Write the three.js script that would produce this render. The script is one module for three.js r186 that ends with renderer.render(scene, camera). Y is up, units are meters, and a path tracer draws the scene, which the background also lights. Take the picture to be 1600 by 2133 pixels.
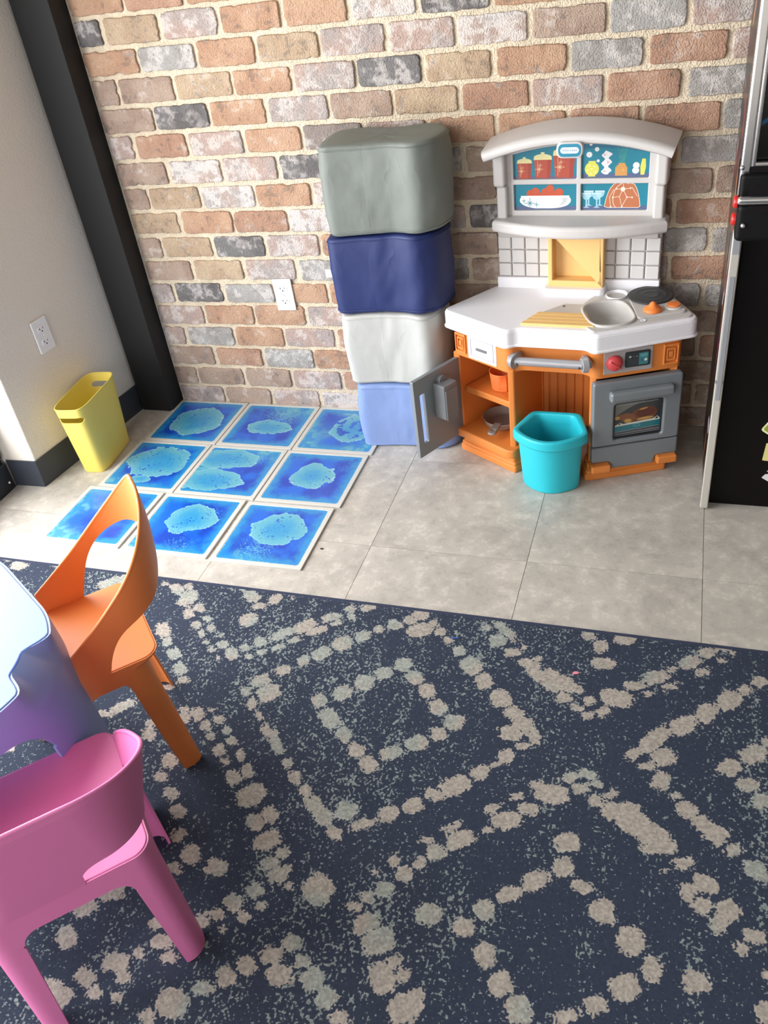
import * as THREE from 'three';
import { RoundedBoxGeometry } from 'three/addons/geometries/RoundedBoxGeometry.js';
import { mergeGeometries } from 'three/addons/utils/BufferGeometryUtils.js';
import { RectAreaLightUniformsLib } from 'three/addons/lights/RectAreaLightUniformsLib.js';

// ---------------------------------------------------------------- camera, daylight, exposure
RectAreaLightUniformsLib.init();
const scene = new THREE.Scene();
const camera = new THREE.PerspectiveCamera(61.967, 1600 / 2133, 0.05, 60);
camera.position.set(0, 1.56, 2.5807);
camera.rotation.set(-0.63024, 0.39007, -0.15017, 'YXZ');
scene.add(camera);
const renderer = new THREE.WebGLRenderer({ antialias: true });
renderer.toneMapping = THREE.LinearToneMapping;
renderer.toneMappingExposure = 1.12;
renderer.shadowMap.enabled = true;
scene.background = new THREE.Color().setRGB(0.97, 1.0, 1.04);      // flat overcast sky
scene.backgroundIntensity = 3.0;
// daylight that comes in through the shop window on the left (same size and place as its glass)
const daylight = new THREE.RectAreaLight(new THREE.Color().setRGB(1.0, 1.0, 1.02), 6.6, 2.4, 2.2);
daylight.position.set(-2.17, 1.30, 1.90);
daylight.lookAt(5, 1.30, 1.90);
daylight.name = 'window_daylight';
scene.add(daylight);

// and through the glazed entrance behind the camera
const entranceLight = new THREE.RectAreaLight(new THREE.Color().setRGB(1.0, 1.0, 1.02), 2.2, 1.26, 2.1);
entranceLight.position.set(-1.05, 1.2, 4.49);
entranceLight.lookAt(-1.05, 1.2, 0);
entranceLight.name = 'entrance_daylight';
scene.add(entranceLight);

// ---------------------------------------------------------------- small helpers
function rng(seed) { let a = seed >>> 0; return () => { a = (a + 0x6D2B79F5) | 0; let t = Math.imul(a ^ (a >>> 15), 1 | a); t = (t + Math.imul(t ^ (t >>> 7), 61 | t)) ^ t; return ((t ^ (t >>> 14)) >>> 0) / 4294967296; }; }
const lerp = (a, b, t) => a + (b - a) * t, clamp = (x, a = 0, b = 1) => Math.min(b, Math.max(a, x));
const sstep = (a, b, x) => { const t = clamp((x - a) / (b - a)); return t * t * (3 - 2 * t); };
function hash(x, y, s) { let h = Math.imul(x, 374761393) ^ Math.imul(y, 668265263) ^ Math.imul(s, 1274126177); h = Math.imul(h ^ (h >>> 13), 1274126177); return ((h ^ (h >>> 16)) >>> 0) / 4294967296; }
function vnoise(x, y, s, per = 0) {            // value noise 0..1, periodic if per > 0
  const xi = Math.floor(x), yi = Math.floor(y), fx = x - xi, fy = y - yi, u = fx * fx * (3 - 2 * fx), v = fy * fy * (3 - 2 * fy);
  const w = per ? (k) => ((k % per) + per) % per : (k) => k;
  const x0 = w(xi), x1 = w(xi + 1), y0 = w(yi), y1 = w(yi + 1);
  const a = hash(x0, y0, s), b = hash(x1, y0, s), c = hash(x0, y1, s), d = hash(x1, y1, s);
  return a + (b - a) * u + (c - a) * v + (a - b - c + d) * u * v;
}
function fbm(x, y, s, oct = 4, per = 0) { let a = 0, w = 0.5, n = 0; for (let i = 0; i < oct; i++) { a += w * vnoise(x, y, s + i * 17, per); n += w; x *= 2; y *= 2; per *= 2; w *= 0.5; } return a / n; }
function dataTex(w, h, fn, srgb = true) {
  const d = new Uint8Array(w * h * 4);
  for (let y = 0, k = 0; y < h; y++) for (let x = 0; x < w; x++, k += 4) { const c = fn(x, y); d[k] = clamp(c[0], 0, 255); d[k + 1] = clamp(c[1], 0, 255); d[k + 2] = clamp(c[2], 0, 255); d[k + 3] = 255; }
  const t = new THREE.DataTexture(d, w, h); t.wrapS = t.wrapT = THREE.RepeatWrapping; t.magFilter = THREE.LinearFilter; t.minFilter = THREE.LinearFilter;
  if (srgb) t.colorSpace = THREE.SRGBColorSpace; t.needsUpdate = true; return t;
}
function canvasTex(w, h, draw) { const c = document.createElement('canvas'); c.width = w; c.height = h; draw(c.getContext('2d'), w, h); const t = new THREE.CanvasTexture(c); t.colorSpace = THREE.SRGBColorSpace; t.magFilter = THREE.LinearFilter; return t; }
function mat(color, o = {}) { return new THREE.MeshPhysicalMaterial({ color, roughness: 0.5, side: THREE.DoubleSide, ...o }); }
const mix3 = (a, b, t) => [lerp(a[0], b[0], t), lerp(a[1], b[1], t), lerp(a[2], b[2], t)];

function flat(g) { let q = g.index ? g.toNonIndexed() : g; if (!q.attributes.normal) q.computeVertexNormals(); if (!q.attributes.uv) q.setAttribute('uv', new THREE.BufferAttribute(new Float32Array(q.attributes.position.count * 2), 2)); for (const n of Object.keys(q.attributes)) if (!['position', 'normal', 'uv'].includes(n)) q.deleteAttribute(n); q.clearGroups(); return q; }
const merged = (list) => (list.length === 1 ? list[0] : mergeGeometries(list.map(flat)));
const taken = {};
function numbered(n) { if (!(n in taken)) { taken[n] = 0; return n; } return n + '_' + String(++taken[n]).padStart(3, '0'); }
function obj(name, geos, m, parent) {
  const o = new THREE.Mesh(merged(Array.isArray(geos) ? geos : [geos]), m);
  o.name = parent ? name : numbered(name); o.castShadow = o.receiveShadow = true; (parent ?? scene).add(o); return o;
}
function tag(o, label, category, group) { o.userData.label = label; o.userData.category = category; if (group) o.userData.group = group; return o; }
function thing(name, label, category, pos = [0, 0, 0], turn = 0, group) { const o = new THREE.Group(); o.name = numbered(name); o.position.set(...pos); o.rotation.y = turn; scene.add(o); return tag(o, label, category, group); }
function struct(name, geos, m) { const o = obj(name, geos, m); o.userData.kind = 'structure'; return o; }
const box = (w, h, d, r, x = 0, y = 0, z = 0, seg = 2) => (r ? new RoundedBoxGeometry(w, h, d, seg, Math.min(r, w / 2.01, h / 2.01, d / 2.01)) : new THREE.BoxGeometry(w, h, d)).translate(x, y, z);
function slab(x0, y0, z0, x1, y1, z1, r) { return box(x1 - x0, y1 - y0, z1 - z0, r, (x0 + x1) / 2, (y0 + y1) / 2, (z0 + z1) / 2); }
const cyl = (r0, r1, h, x, y, z, seg = 40) => new THREE.CylinderGeometry(r0, r1, h, seg).translate(x, y, z);
function lathe(pts, seg = 48) { return new THREE.LatheGeometry(pts.map((p) => new THREE.Vector2(p[0], p[1])), seg); }
function tube(pts, r, seg = 40, rs = 8, closed = false) { return new THREE.TubeGeometry(new THREE.CatmullRomCurve3(pts.map((p) => new THREE.Vector3(...p)), closed), seg, r, rs, closed); }
// rounded polygon in a plane -> THREE.Shape
function roundPoly(pts, r) {
  const s = new THREE.Shape(), n = pts.length;
  for (let i = 0; i < n; i++) {
    const p = pts[i], a = pts[(i + n - 1) % n], b = pts[(i + 1) % n], rr = p[2] ?? r;
    const da = Math.hypot(a[0] - p[0], a[1] - p[1]), db = Math.hypot(b[0] - p[0], b[1] - p[1]), k = Math.min(rr, da * 0.45, db * 0.45);
    const p0 = [p[0] + (a[0] - p[0]) / da * k, p[1] + (a[1] - p[1]) / da * k], p1 = [p[0] + (b[0] - p[0]) / db * k, p[1] + (b[1] - p[1]) / db * k];
    if (i) s.lineTo(p0[0], p0[1]); else s.moveTo(p0[0], p0[1]);
    if (k > 1e-5) s.quadraticCurveTo(p[0], p[1], p1[0], p1[1]);
  }
  s.closePath(); return s;
}
// upright prism over a plan shape (x, z), between heights y0 and y1
function prism(shape, y0, y1, bevel = 0, seg = 3) {
  const g = new THREE.ExtrudeGeometry(shape, { depth: y1 - y0 - 2 * bevel, bevelEnabled: bevel > 0, bevelThickness: bevel, bevelSize: bevel, bevelOffset: -bevel, bevelSegments: seg, curveSegments: 8 });
  return g.rotateX(Math.PI / 2).translate(0, y1 - bevel, 0);      // shape y -> +z, depth goes down
}
const plan = (pts, y0, y1, r = 0.004, bevel = 0.003) => prism(roundPoly(pts, r), y0, y1, bevel);
// upright plate in x-y with thickness along z
function plate(shape, depth, bevel = 0, seg = 2) { return new THREE.ExtrudeGeometry(shape, { depth: depth - 2 * bevel, bevelEnabled: bevel > 0, bevelThickness: bevel, bevelSize: bevel, bevelOffset: -bevel, bevelSegments: seg, curveSegments: 12 }).translate(0, 0, bevel); }
const rrect = (x0, y0, x1, y1, r) => roundPoly([[x0, y0], [x1, y0], [x1, y1], [x0, y1]], r);
const strip = (a, b, t) => { const d = Math.hypot(b[0] - a[0], b[1] - a[1]), nx = -(b[1] - a[1]) / d * t, nz = (b[0] - a[0]) / d * t; return [a, b, [b[0] + nx, b[1] + nz], [a[0] + nx, a[1] + nz]]; };
function loft(rings, capA = true, capB = true, closed = true) {
  const n = rings[0].length, pos = [], idx = [];
  for (const r of rings) for (const p of r) pos.push(...p);
  for (let i = 0; i < rings.length - 1; i++) for (let j = 0; j < (closed ? n : n - 1); j++) { const a = i * n + j, b = i * n + (j + 1) % n, c = a + n, d = b + n; idx.push(a, b, d, a, d, c); }
  const cap = (i, flip) => { const c = rings[i].reduce((s, p) => [s[0] + p[0] / n, s[1] + p[1] / n, s[2] + p[2] / n], [0, 0, 0]); const base = pos.length / 3; pos.push(...c); for (const p of rings[i]) pos.push(...p); for (let j = 0; j < n; j++) { const a = base + 1 + j, b = base + 1 + (j + 1) % n; flip ? idx.push(base, a, b) : idx.push(base, b, a); } };
  if (capA) cap(0, false); if (capB) cap(rings.length - 1, true);
  const g = new THREE.BufferGeometry(); g.setAttribute('position', new THREE.Float32BufferAttribute(pos, 3)); g.setIndex(idx); g.computeVertexNormals(); return g;
}
// a bent sheet of even thickness: inside(u, v) < 0 is kept, map(u, v) bends it
function sheet(inside, [u0, u1, nu], [v0, v1, nv], map, thick) {
  const val = new Float32Array((nu + 1) * (nv + 1)), U = (i) => u0 + (u1 - u0) * i / nu, V = (j) => v0 + (v1 - v0) * j / nv;
  for (let j = 0; j <= nv; j++) for (let i = 0; i <= nu; i++) val[j * (nu + 1) + i] = inside(U(i), V(j)) || 1e-9;
  const verts = [], ids = new Map(), tris = [], segs = [];
  const vert = (key, u, v) => { let k = ids.get(key); if (k === undefined) { k = verts.length; verts.push([u, v]); ids.set(key, k); } return k; };
  for (let j = 0; j < nv; j++) for (let i = 0; i < nu; i++) {
    const cs = [[i, j], [i + 1, j], [i + 1, j + 1], [i, j + 1]], f = cs.map(([a, b]) => val[b * (nu + 1) + a]);
    if (f.every((x) => x > 0)) continue;
    const poly = [];
    for (let k = 0; k < 4; k++) {
      const [a, b] = cs[k], [c, d] = cs[(k + 1) % 4], fa = f[k], fc = f[(k + 1) % 4];
      if (fa < 0) poly.push([vert('c' + a + ',' + b, U(a), V(b)), 0]);
      if (fa < 0 !== fc < 0) { const t = fa / (fa - fc), key = 'e' + Math.min(a, c) + ',' + Math.min(b, d) + (a === c ? 'v' : 'h'); poly.push([vert(key, lerp(U(a), U(c), t), lerp(V(b), V(d), t)), 1, fa < 0]); }
    }
    for (let k = 1; k < poly.length - 1; k++) tris.push(poly[0][0], poly[k][0], poly[k + 1][0]);
    for (let k = 0; k < poly.length; k++) { const p = poly[k], q = poly[(k + 1) % poly.length]; if (p[1] && q[1] && p[2]) segs.push([p[0], q[0]]); }
  }
  const e = 1e-3, P = [], N = [];
  for (const [u, v] of verts) {
    const p = new THREE.Vector3(...map(u, v)), du = new THREE.Vector3(...map(u + e * (u1 - u0), v)).sub(new THREE.Vector3(...map(u - e * (u1 - u0), v))), dv = new THREE.Vector3(...map(u, v + e * (v1 - v0))).sub(new THREE.Vector3(...map(u, v - e * (v1 - v0))));
    P.push(p); N.push(du.cross(dv).normalize());
  }
  const pos = [], nor = [], uv = [], put = (p, n, w) => { pos.push(p.x, p.y, p.z); nor.push(n.x, n.y, n.z); uv.push(w[0], w[1]); };
  const F = P.map((p, i) => p.clone().addScaledVector(N[i], thick / 2)), B = P.map((p, i) => p.clone().addScaledVector(N[i], -thick / 2));
  for (let k = 0; k < tris.length; k += 3) { const [a, b, c] = [tris[k], tris[k + 1], tris[k + 2]]; for (const i of [a, b, c]) put(F[i], N[i], verts[i]); for (const i of [a, c, b]) put(B[i], N[i].clone().negate(), verts[i]); }
  for (const [a, b] of segs) { const t = P[b].clone().sub(P[a]), n = t.cross(N[a]).normalize(); for (const [q, i] of [[F, a], [B, a], [B, b], [F, a], [B, b], [F, b]]) put(q[i], n, verts[i]); }
  const g = new THREE.BufferGeometry(); g.setAttribute('position', new THREE.Float32BufferAttribute(pos, 3)); g.setAttribute('normal', new THREE.Float32BufferAttribute(nor, 3)); g.setAttribute('uv', new THREE.Float32BufferAttribute(uv, 2)); return g;
}

// ---------------------------------------------------------------- room shell
const grainBump = dataTex(512, 512, (x, y) => { const v = 255 * (0.6 * fbm(x / 8, y / 8, 5, 3, 64) + 0.4 * vnoise(x / 2, y / 2, 9, 256)); return [v, v, v]; }, false);
const rep = (t, x, y = x) => { const c = t.clone(); c.repeat.set(x, y); c.needsUpdate = true; return c; };
const M = {
  plaster: mat('#e9e1d2', { roughness: 0.85, bumpMap: rep(grainBump, 3), bumpScale: 0.0012 }),
  ceiling: mat('#85827d', { roughness: 0.9 }),
  dark: mat('#85807a', { roughness: 0.85 }),
  black: mat('#101010', { roughness: 0.65 }),
  rubber: mat('#3a3f48', { roughness: 0.5 }),
  alu: mat('#33373c', { roughness: 0.4, metalness: 0.4 }),
  glass: mat('#ffffff', { roughness: 0, transmission: 1, thickness: 0, ior: 1.45 }),
  white: mat('#f1f0ee', { roughness: 0.35 }),
  chrome: mat('#eeeef0', { roughness: 0.22, metalness: 1 }),
};
function uvPlan(g, ax, ay, s = 1, ox = 0, oy = 0) { const p = g.attributes.position, u = g.attributes.uv; for (let i = 0; i < p.count; i++) u.setXY(i, (p.getComponent(i, ax) + ox) * s, (p.getComponent(i, ay) + oy) * s); return g; }

// left wall stub (slightly turned), its end face, and the wall line over and under the shop window
struct('wall_left', [prism(roundPoly([[-2.07, 0.623, 0.006], [-1.985, -0.02], [-2.24, -0.02], [-2.24, 0.63]], 0), 0, 2.75)].map((g) => { const q = flat(g); const p = q.attributes.position, u = q.attributes.uv; for (let i = 0; i < p.count; i++) u.setXY(i, p.getX(i) * 0.3 + p.getZ(i), p.getY(i)); return q; }), M.plaster);
struct('wall_left_header', slab(-2.3, 2.5, 0.63, -2.16, 2.75, 3.18), M.plaster);
struct('wall_left_front', slab(-2.3, 0, 3.18, -2.16, 2.75, 4.5), M.plaster);
struct('wall_right', slab(2.5, 0, -0.1, 2.62, 2.75, 4.62), M.dark);
struct('wall_front', [slab(-2.3, 0, 4.5, -1.75, 2.75, 4.62), slab(-0.35, 0, 4.5, 2.62, 2.75, 4.62), slab(-1.75, 2.35, 4.5, -0.35, 2.75, 4.62)], M.plaster);
{
  const d = new THREE.Group(); d.name = 'door_1'; d.userData.kind = 'structure'; scene.add(d);   // glazed entrance behind the camera
  obj('door_frame', [slab(-1.75, 0, 4.53, -1.68, 2.35, 4.59), slab(-0.42, 0, 4.53, -0.35, 2.35, 4.59), slab(-1.75, 2.27, 4.53, -0.35, 2.35, 4.59), slab(-1.75, 0, 4.53, -0.35, 0.12, 4.59), slab(-1.08, 0.12, 4.53, -1.02, 2.27, 4.59)], M.alu, d);
  obj('pane', slab(-1.68, 0.12, 4.558, -1.08, 2.27, 4.563), M.glass, d); obj('pane', slab(-1.02, 0.12, 4.558, -0.42, 2.27, 4.563), M.glass, d);
}
struct('ceiling', slab(-2.4, 2.75, -0.15, 2.7, 2.87, 4.7), M.ceiling);
// rubber skirting on the stub
struct('baseboard_left', [prism(roundPoly([[-2.066, 0.629, 0.004], [-1.98, 0.0], [-1.99, 0.0], [-2.072, 0.619], [-2.19, 0.622], [-2.19, 0.632]], 0.001), 0, 0.105)], M.rubber);
// black steel column in the corner
{
  const g = [slab(-1.985, 0, -0.02, -1.848, 2.75, 0.083, 0.002)];
  struct('trim_1', g, M.black);
}
// shop window: sill channel, posts, head and panes
{
  const w = new THREE.Group(); w.name = 'window_1'; w.userData.kind = 'structure'; scene.add(w);
  obj('window_sill', [slab(-2.29, 0, 0.64, -2.185, 0.1, 3.18, 0.004), slab(-2.3, 0.1, 0.64, -2.2, 0.125, 3.18, 0.004)], M.alu, w);
  obj('window_head', slab(-2.29, 2.42, 0.64, -2.19, 2.5, 3.18, 0.004), M.alu, w);
  for (const z of [0.67, 1.9, 3.15]) obj('window_post', slab(-2.29, 0.12, z - 0.03, -2.19, 2.43, z + 0.03, 0.004), M.alu, w);
  for (const [a, b] of [[0.7, 1.87], [1.93, 3.12]]) obj('pane', slab(-2.245, 0.12, a, -2.24, 2.43, b), M.glass, w);
  obj('screw', new THREE.SphereGeometry(0.006, 10, 8).translate(-2.186, 0.03, 0.66), M.chrome, w);
}
// pavement outside the window
struct('pavement_outside', [slab(-9, -0.2, -4, -2.35, -0.06, 9), slab(-2.35, -0.2, 4.65, 5, -0.06, 9)], mat('#b9b6ae', { roughness: 0.9 }));

// ---------------------------------------------------------------- brick wall
const BT = {                                   // base colour, second colour, whitewash amount, dark speckle
  O: ['#b8967b', '#ac886e', 0.14, 0.03], R: ['#b29079', '#a4806a', 0.20, 0.04], T: ['#b8a287', '#ac947a', 0.16, 0.03], B: ['#aa9584', '#9d8676', 0.28, 0.06],
  P: ['#ad968a', '#a3968f', 0.55, 0.05], L: ['#a29e99', '#959089', 0.5, 0.1], W: ['#ab978b', '#a79f9a', 0.8, 0.04], G: ['#73706e', '#64605e', 0.48, 0.3], D: ['#877c75', '#786d66', 0.3, 0.3],
};
const hex = (s) => { const v = parseInt(s.slice(1), 16); return [v >> 16, (v >> 8) & 255, v & 255]; };
const brickMat = {};
{
  let seed = 11;
  const TS = 640;
  const rough = dataTex(TS, TS, (x, y) => { const v = 255 * (0.55 * fbm(x / 20, y / 20, 70, 5, 32) + 0.45 * vnoise(x / 2.5, y / 2.5, 77, 256)); return [v, v, v]; }, false);
  for (const [k, [c1, c2, wa, da]] of Object.entries(BT)) {
    seed += 100; const a = hex(c1), b = hex(c2), w = [214, 206, 199], d = [86, 80, 76], s0 = seed;
    const t = dataTex(TS, TS, (x, y) => {
      const u = x / TS, v = y / TS;
      const n1 = fbm(u * 10, v * 10, s0, 5, 10), n2 = fbm(u * 16, v * 16, s0 + 30, 5, 16), n3 = fbm(u * 44, v * 44, s0 + 60, 3, 44), f = vnoise(u * 320, v * 320, s0 + 80, 320);
      let c = mix3(a, b, sstep(0.35, 0.65, n1));
      const ww = sstep(0.62 - 0.32 * wa, 0.80 - 0.30 * wa, 0.55 * n2 + 0.45 * n3); c = mix3(c, w, ww * (0.35 + 0.5 * wa));
      const dd = sstep(0.60 - 0.1 * da, 0.72, n3 * 0.6 + n1 * 0.4); c = mix3(c, d, dd * (0.3 + da * 0.7));
      const g = (f - 0.5) * 16; return [c[0] + g, c[1] + g, c[2] + g];
    });
    brickMat[k] = new THREE.MeshStandardMaterial({ map: t, roughness: 0.92, bumpMap: rough, bumpScale: 0.004 });
  }
}
const mortarMat = (() => {
  const t = dataTex(512, 512, (x, y) => { const n = fbm(x / 32, y / 32, 400, 5, 16), f = vnoise(x / 2, y / 2, 410, 256), v = 0.86 + 0.14 * n + (f - 0.5) * 0.08; return [226 * v, 210 * v, 183 * v]; });
  const bmp = dataTex(512, 512, (x, y) => { const v = 255 * (0.5 * fbm(x / 24, y / 24, 420, 4, 0) + 0.5 * vnoise(x / 3, y / 3, 430)); return [v, v, v]; }, false);
  return new THREE.MeshStandardMaterial({ map: t, roughness: 0.95, bumpMap: bmp, bumpScale: 0.005 });
})();
const wallBack = struct('wall_back', uvPlan(slab(-2.24, 0, -0.16, 2.62, 2.75, -0.0035), 0, 1, 2), mortarMat);
const PX = 0.2016, PY = 0.0841, Y0 = -0.0071;
const brickRows = ['PBPWBPBOBBRBT', 'BBBPRBOBPBBOB', 'BRLOPBOBPBOPB', 'PLOPRBOPBBROB', 'POOPBPOBPBBRO', 'PGLOOPBBOLLBO', 'BTPLOLBOPRBPO', 'BTGPOPBOBLLOB', 'TORWOPGOBROPB', 'BTWOPOBBPBBOL', 'BWPGOLBPOLOBP', 'PRPODPOORRLPB',
  'BGOPBTRPRLOBP', 'BBTOPGTOLRPOB', 'OLOTPPWBLPOBR', 'GTPOOWGOPBOLP', 'OROOOPOBLOPBO', 'BPOTRPBOLOPBR', 'OPLBOTPORBOPL', 'TROPBOLPOBRTO', 'PBOLTROPBOGPO', 'OTPBROLOPTBOR', 'BOPRTOGPBOLPO', 'TPOBLORPTOBPO'];
{
  const R = rng(77);
  brickRows.forEach((types, r) => {
    const yb = Math.max(0.004, Y0 + PY * r + 0.007), yt = Y0 + PY * (r + 1) - 0.007, odd = r % 2;
    for (let i = 0; i < types.length; i++) {
      const k = odd ? i - 1 : i;
      let xa = -1.8478 + PX * k + (odd ? PX / 2 : 0) + 0.007, xb = xa + PX - 0.014;
      xa = Math.max(xa, -1.842); if (xa > 0.55) continue;
      xa += (R() - 0.5) * 0.006; xb += (R() - 0.5) * 0.006;
      const y0 = yb + (R() - 0.5) * 0.004, y1 = yt + (R() - 0.5) * 0.004, cx = (xa + xb) / 2, cy = (y0 + y1) / 2, hw = (xb - xa) / 2, hh = (y1 - y0) / 2, seed = r * 40 + i;
      const out = [], cr = 0.006 + R() * 0.006, n = 44;                       // worn outline
      const per = 4 * (hw + hh);
      for (let q = 0; q < n; q++) {
        let s = q / n * per, x, y;
        if (s < 2 * hw) { x = -hw + s; y = -hh; } else if ((s -= 2 * hw) < 2 * hh) { x = hw; y = -hh + s; } else if ((s -= 2 * hh) < 2 * hw) { x = hw - s; y = hh; } else { s -= 2 * hw; x = -hw; y = hh - s; }
        const ex = Math.max(0, Math.abs(x) - (hw - cr)), ey = Math.max(0, Math.abs(y) - (hh - cr)), l = Math.hypot(ex, ey);
        if (ex > 0 && ey > 0) { x = Math.sign(x) * (hw - cr + ex / l * Math.min(l, cr)); y = Math.sign(y) * (hh - cr + ey / l * Math.min(l, cr)); }
        const j = (vnoise(q * 0.9, seed * 3.1, 8) - 0.5) * 0.0045 - (vnoise(q * 0.35, seed * 2.3, 4) > 0.86 ? 0.004 : 0), lx = Math.abs(x) / hw > Math.abs(y) / hh;
        out.push([x + (lx ? Math.sign(x) * j : 0), y + (lx ? 0 : Math.sign(y) * j)]);
      }
      const proud = 0.0025 + R() * 0.003, ring = (sc, z, jz = 0) => out.map(([x, y], q) => [x * (1 - sc / hw), y * (1 - sc / hh), z + (vnoise(q * 0.7, seed, 6) - 0.5) * jz]);
      const g = loft([ring(-0.001, -0.009), ring(0, proud - 0.0035), ring(0.0012, proud - 0.0012), ring(0.0035, proud), ring(0.014, proud, 0.0012)], false, true);
      const ox = R() * 4, oy = R() * 4, p = g.attributes.position, uv = new Float32Array(p.count * 2);
      for (let q = 0; q < p.count; q++) { uv[2 * q] = (p.getX(q) + ox) * 1.6; uv[2 * q + 1] = (p.getY(q) + oy) * 1.6; }
      g.setAttribute('uv', new THREE.BufferAttribute(uv, 2));
      const o = obj('brick', g, brickMat[types[i]], wallBack); o.position.set(cx, cy, 0);
    }
  });
}

// ---------------------------------------------------------------- floor: square vinyl tiles, then the rug
const floorTex = [0, 1, 2].map((k) => dataTex(512, 512, (x, y) => {
  const u = x / 512, v = y / 512, s = 600 + k * 50, a = fbm(u * 4, v * 4, s, 6, 4), b = fbm(u * 18, v * 18, s + 9, 4, 18), c = fbm(u * 60, v * 60, s + 19, 3, 60), f = vnoise(u * 256, v * 256, s + 30, 256);
  let q = 0.80 + 0.14 * (a - 0.5) + 0.09 * (b - 0.5) + (f - 0.5) * 0.02; q += 0.05 * sstep(0.56, 0.66, b * 0.5 + c * 0.5) - 0.035 * sstep(0.56, 0.68, c * 0.6 + (1 - b) * 0.4);
  return [222 * q + 8, 214 * q + 8, 201 * q + 8];
}));
const floorMats = floorTex.map((t) => mat('#ffffff', { map: t, roughness: 0.42, bumpMap: rep(grainBump, 2), bumpScale: 0.0003, side: THREE.FrontSide }));
const TP = 0.461;
const floor = struct('floor', slab(-2.35, -0.15, -0.16, 2.62, -0.0025, 4.62), mat('#6d675f', { roughness: 0.9 }));
{
  const R = rng(5), tileGeo = uvPlan(box(TP - 0.0014, 0.004, TP - 0.0014), 0, 2, 1 / TP, TP / 2, TP / 2);
  for (let j = 0; j < 3; j++) for (let i = -5; i < 5; i++) {
    const cx = 0.12 + TP * (i + 0.5), z0 = -0.153 + TP * j;
    const o = obj('floor_tile', tileGeo, floorMats[Math.floor(R() * 3)], floor); o.position.set(cx, -0.002, z0 + TP / 2); o.rotation.y = Math.floor(R() * 4) * Math.PI / 2;
  }
}

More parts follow.
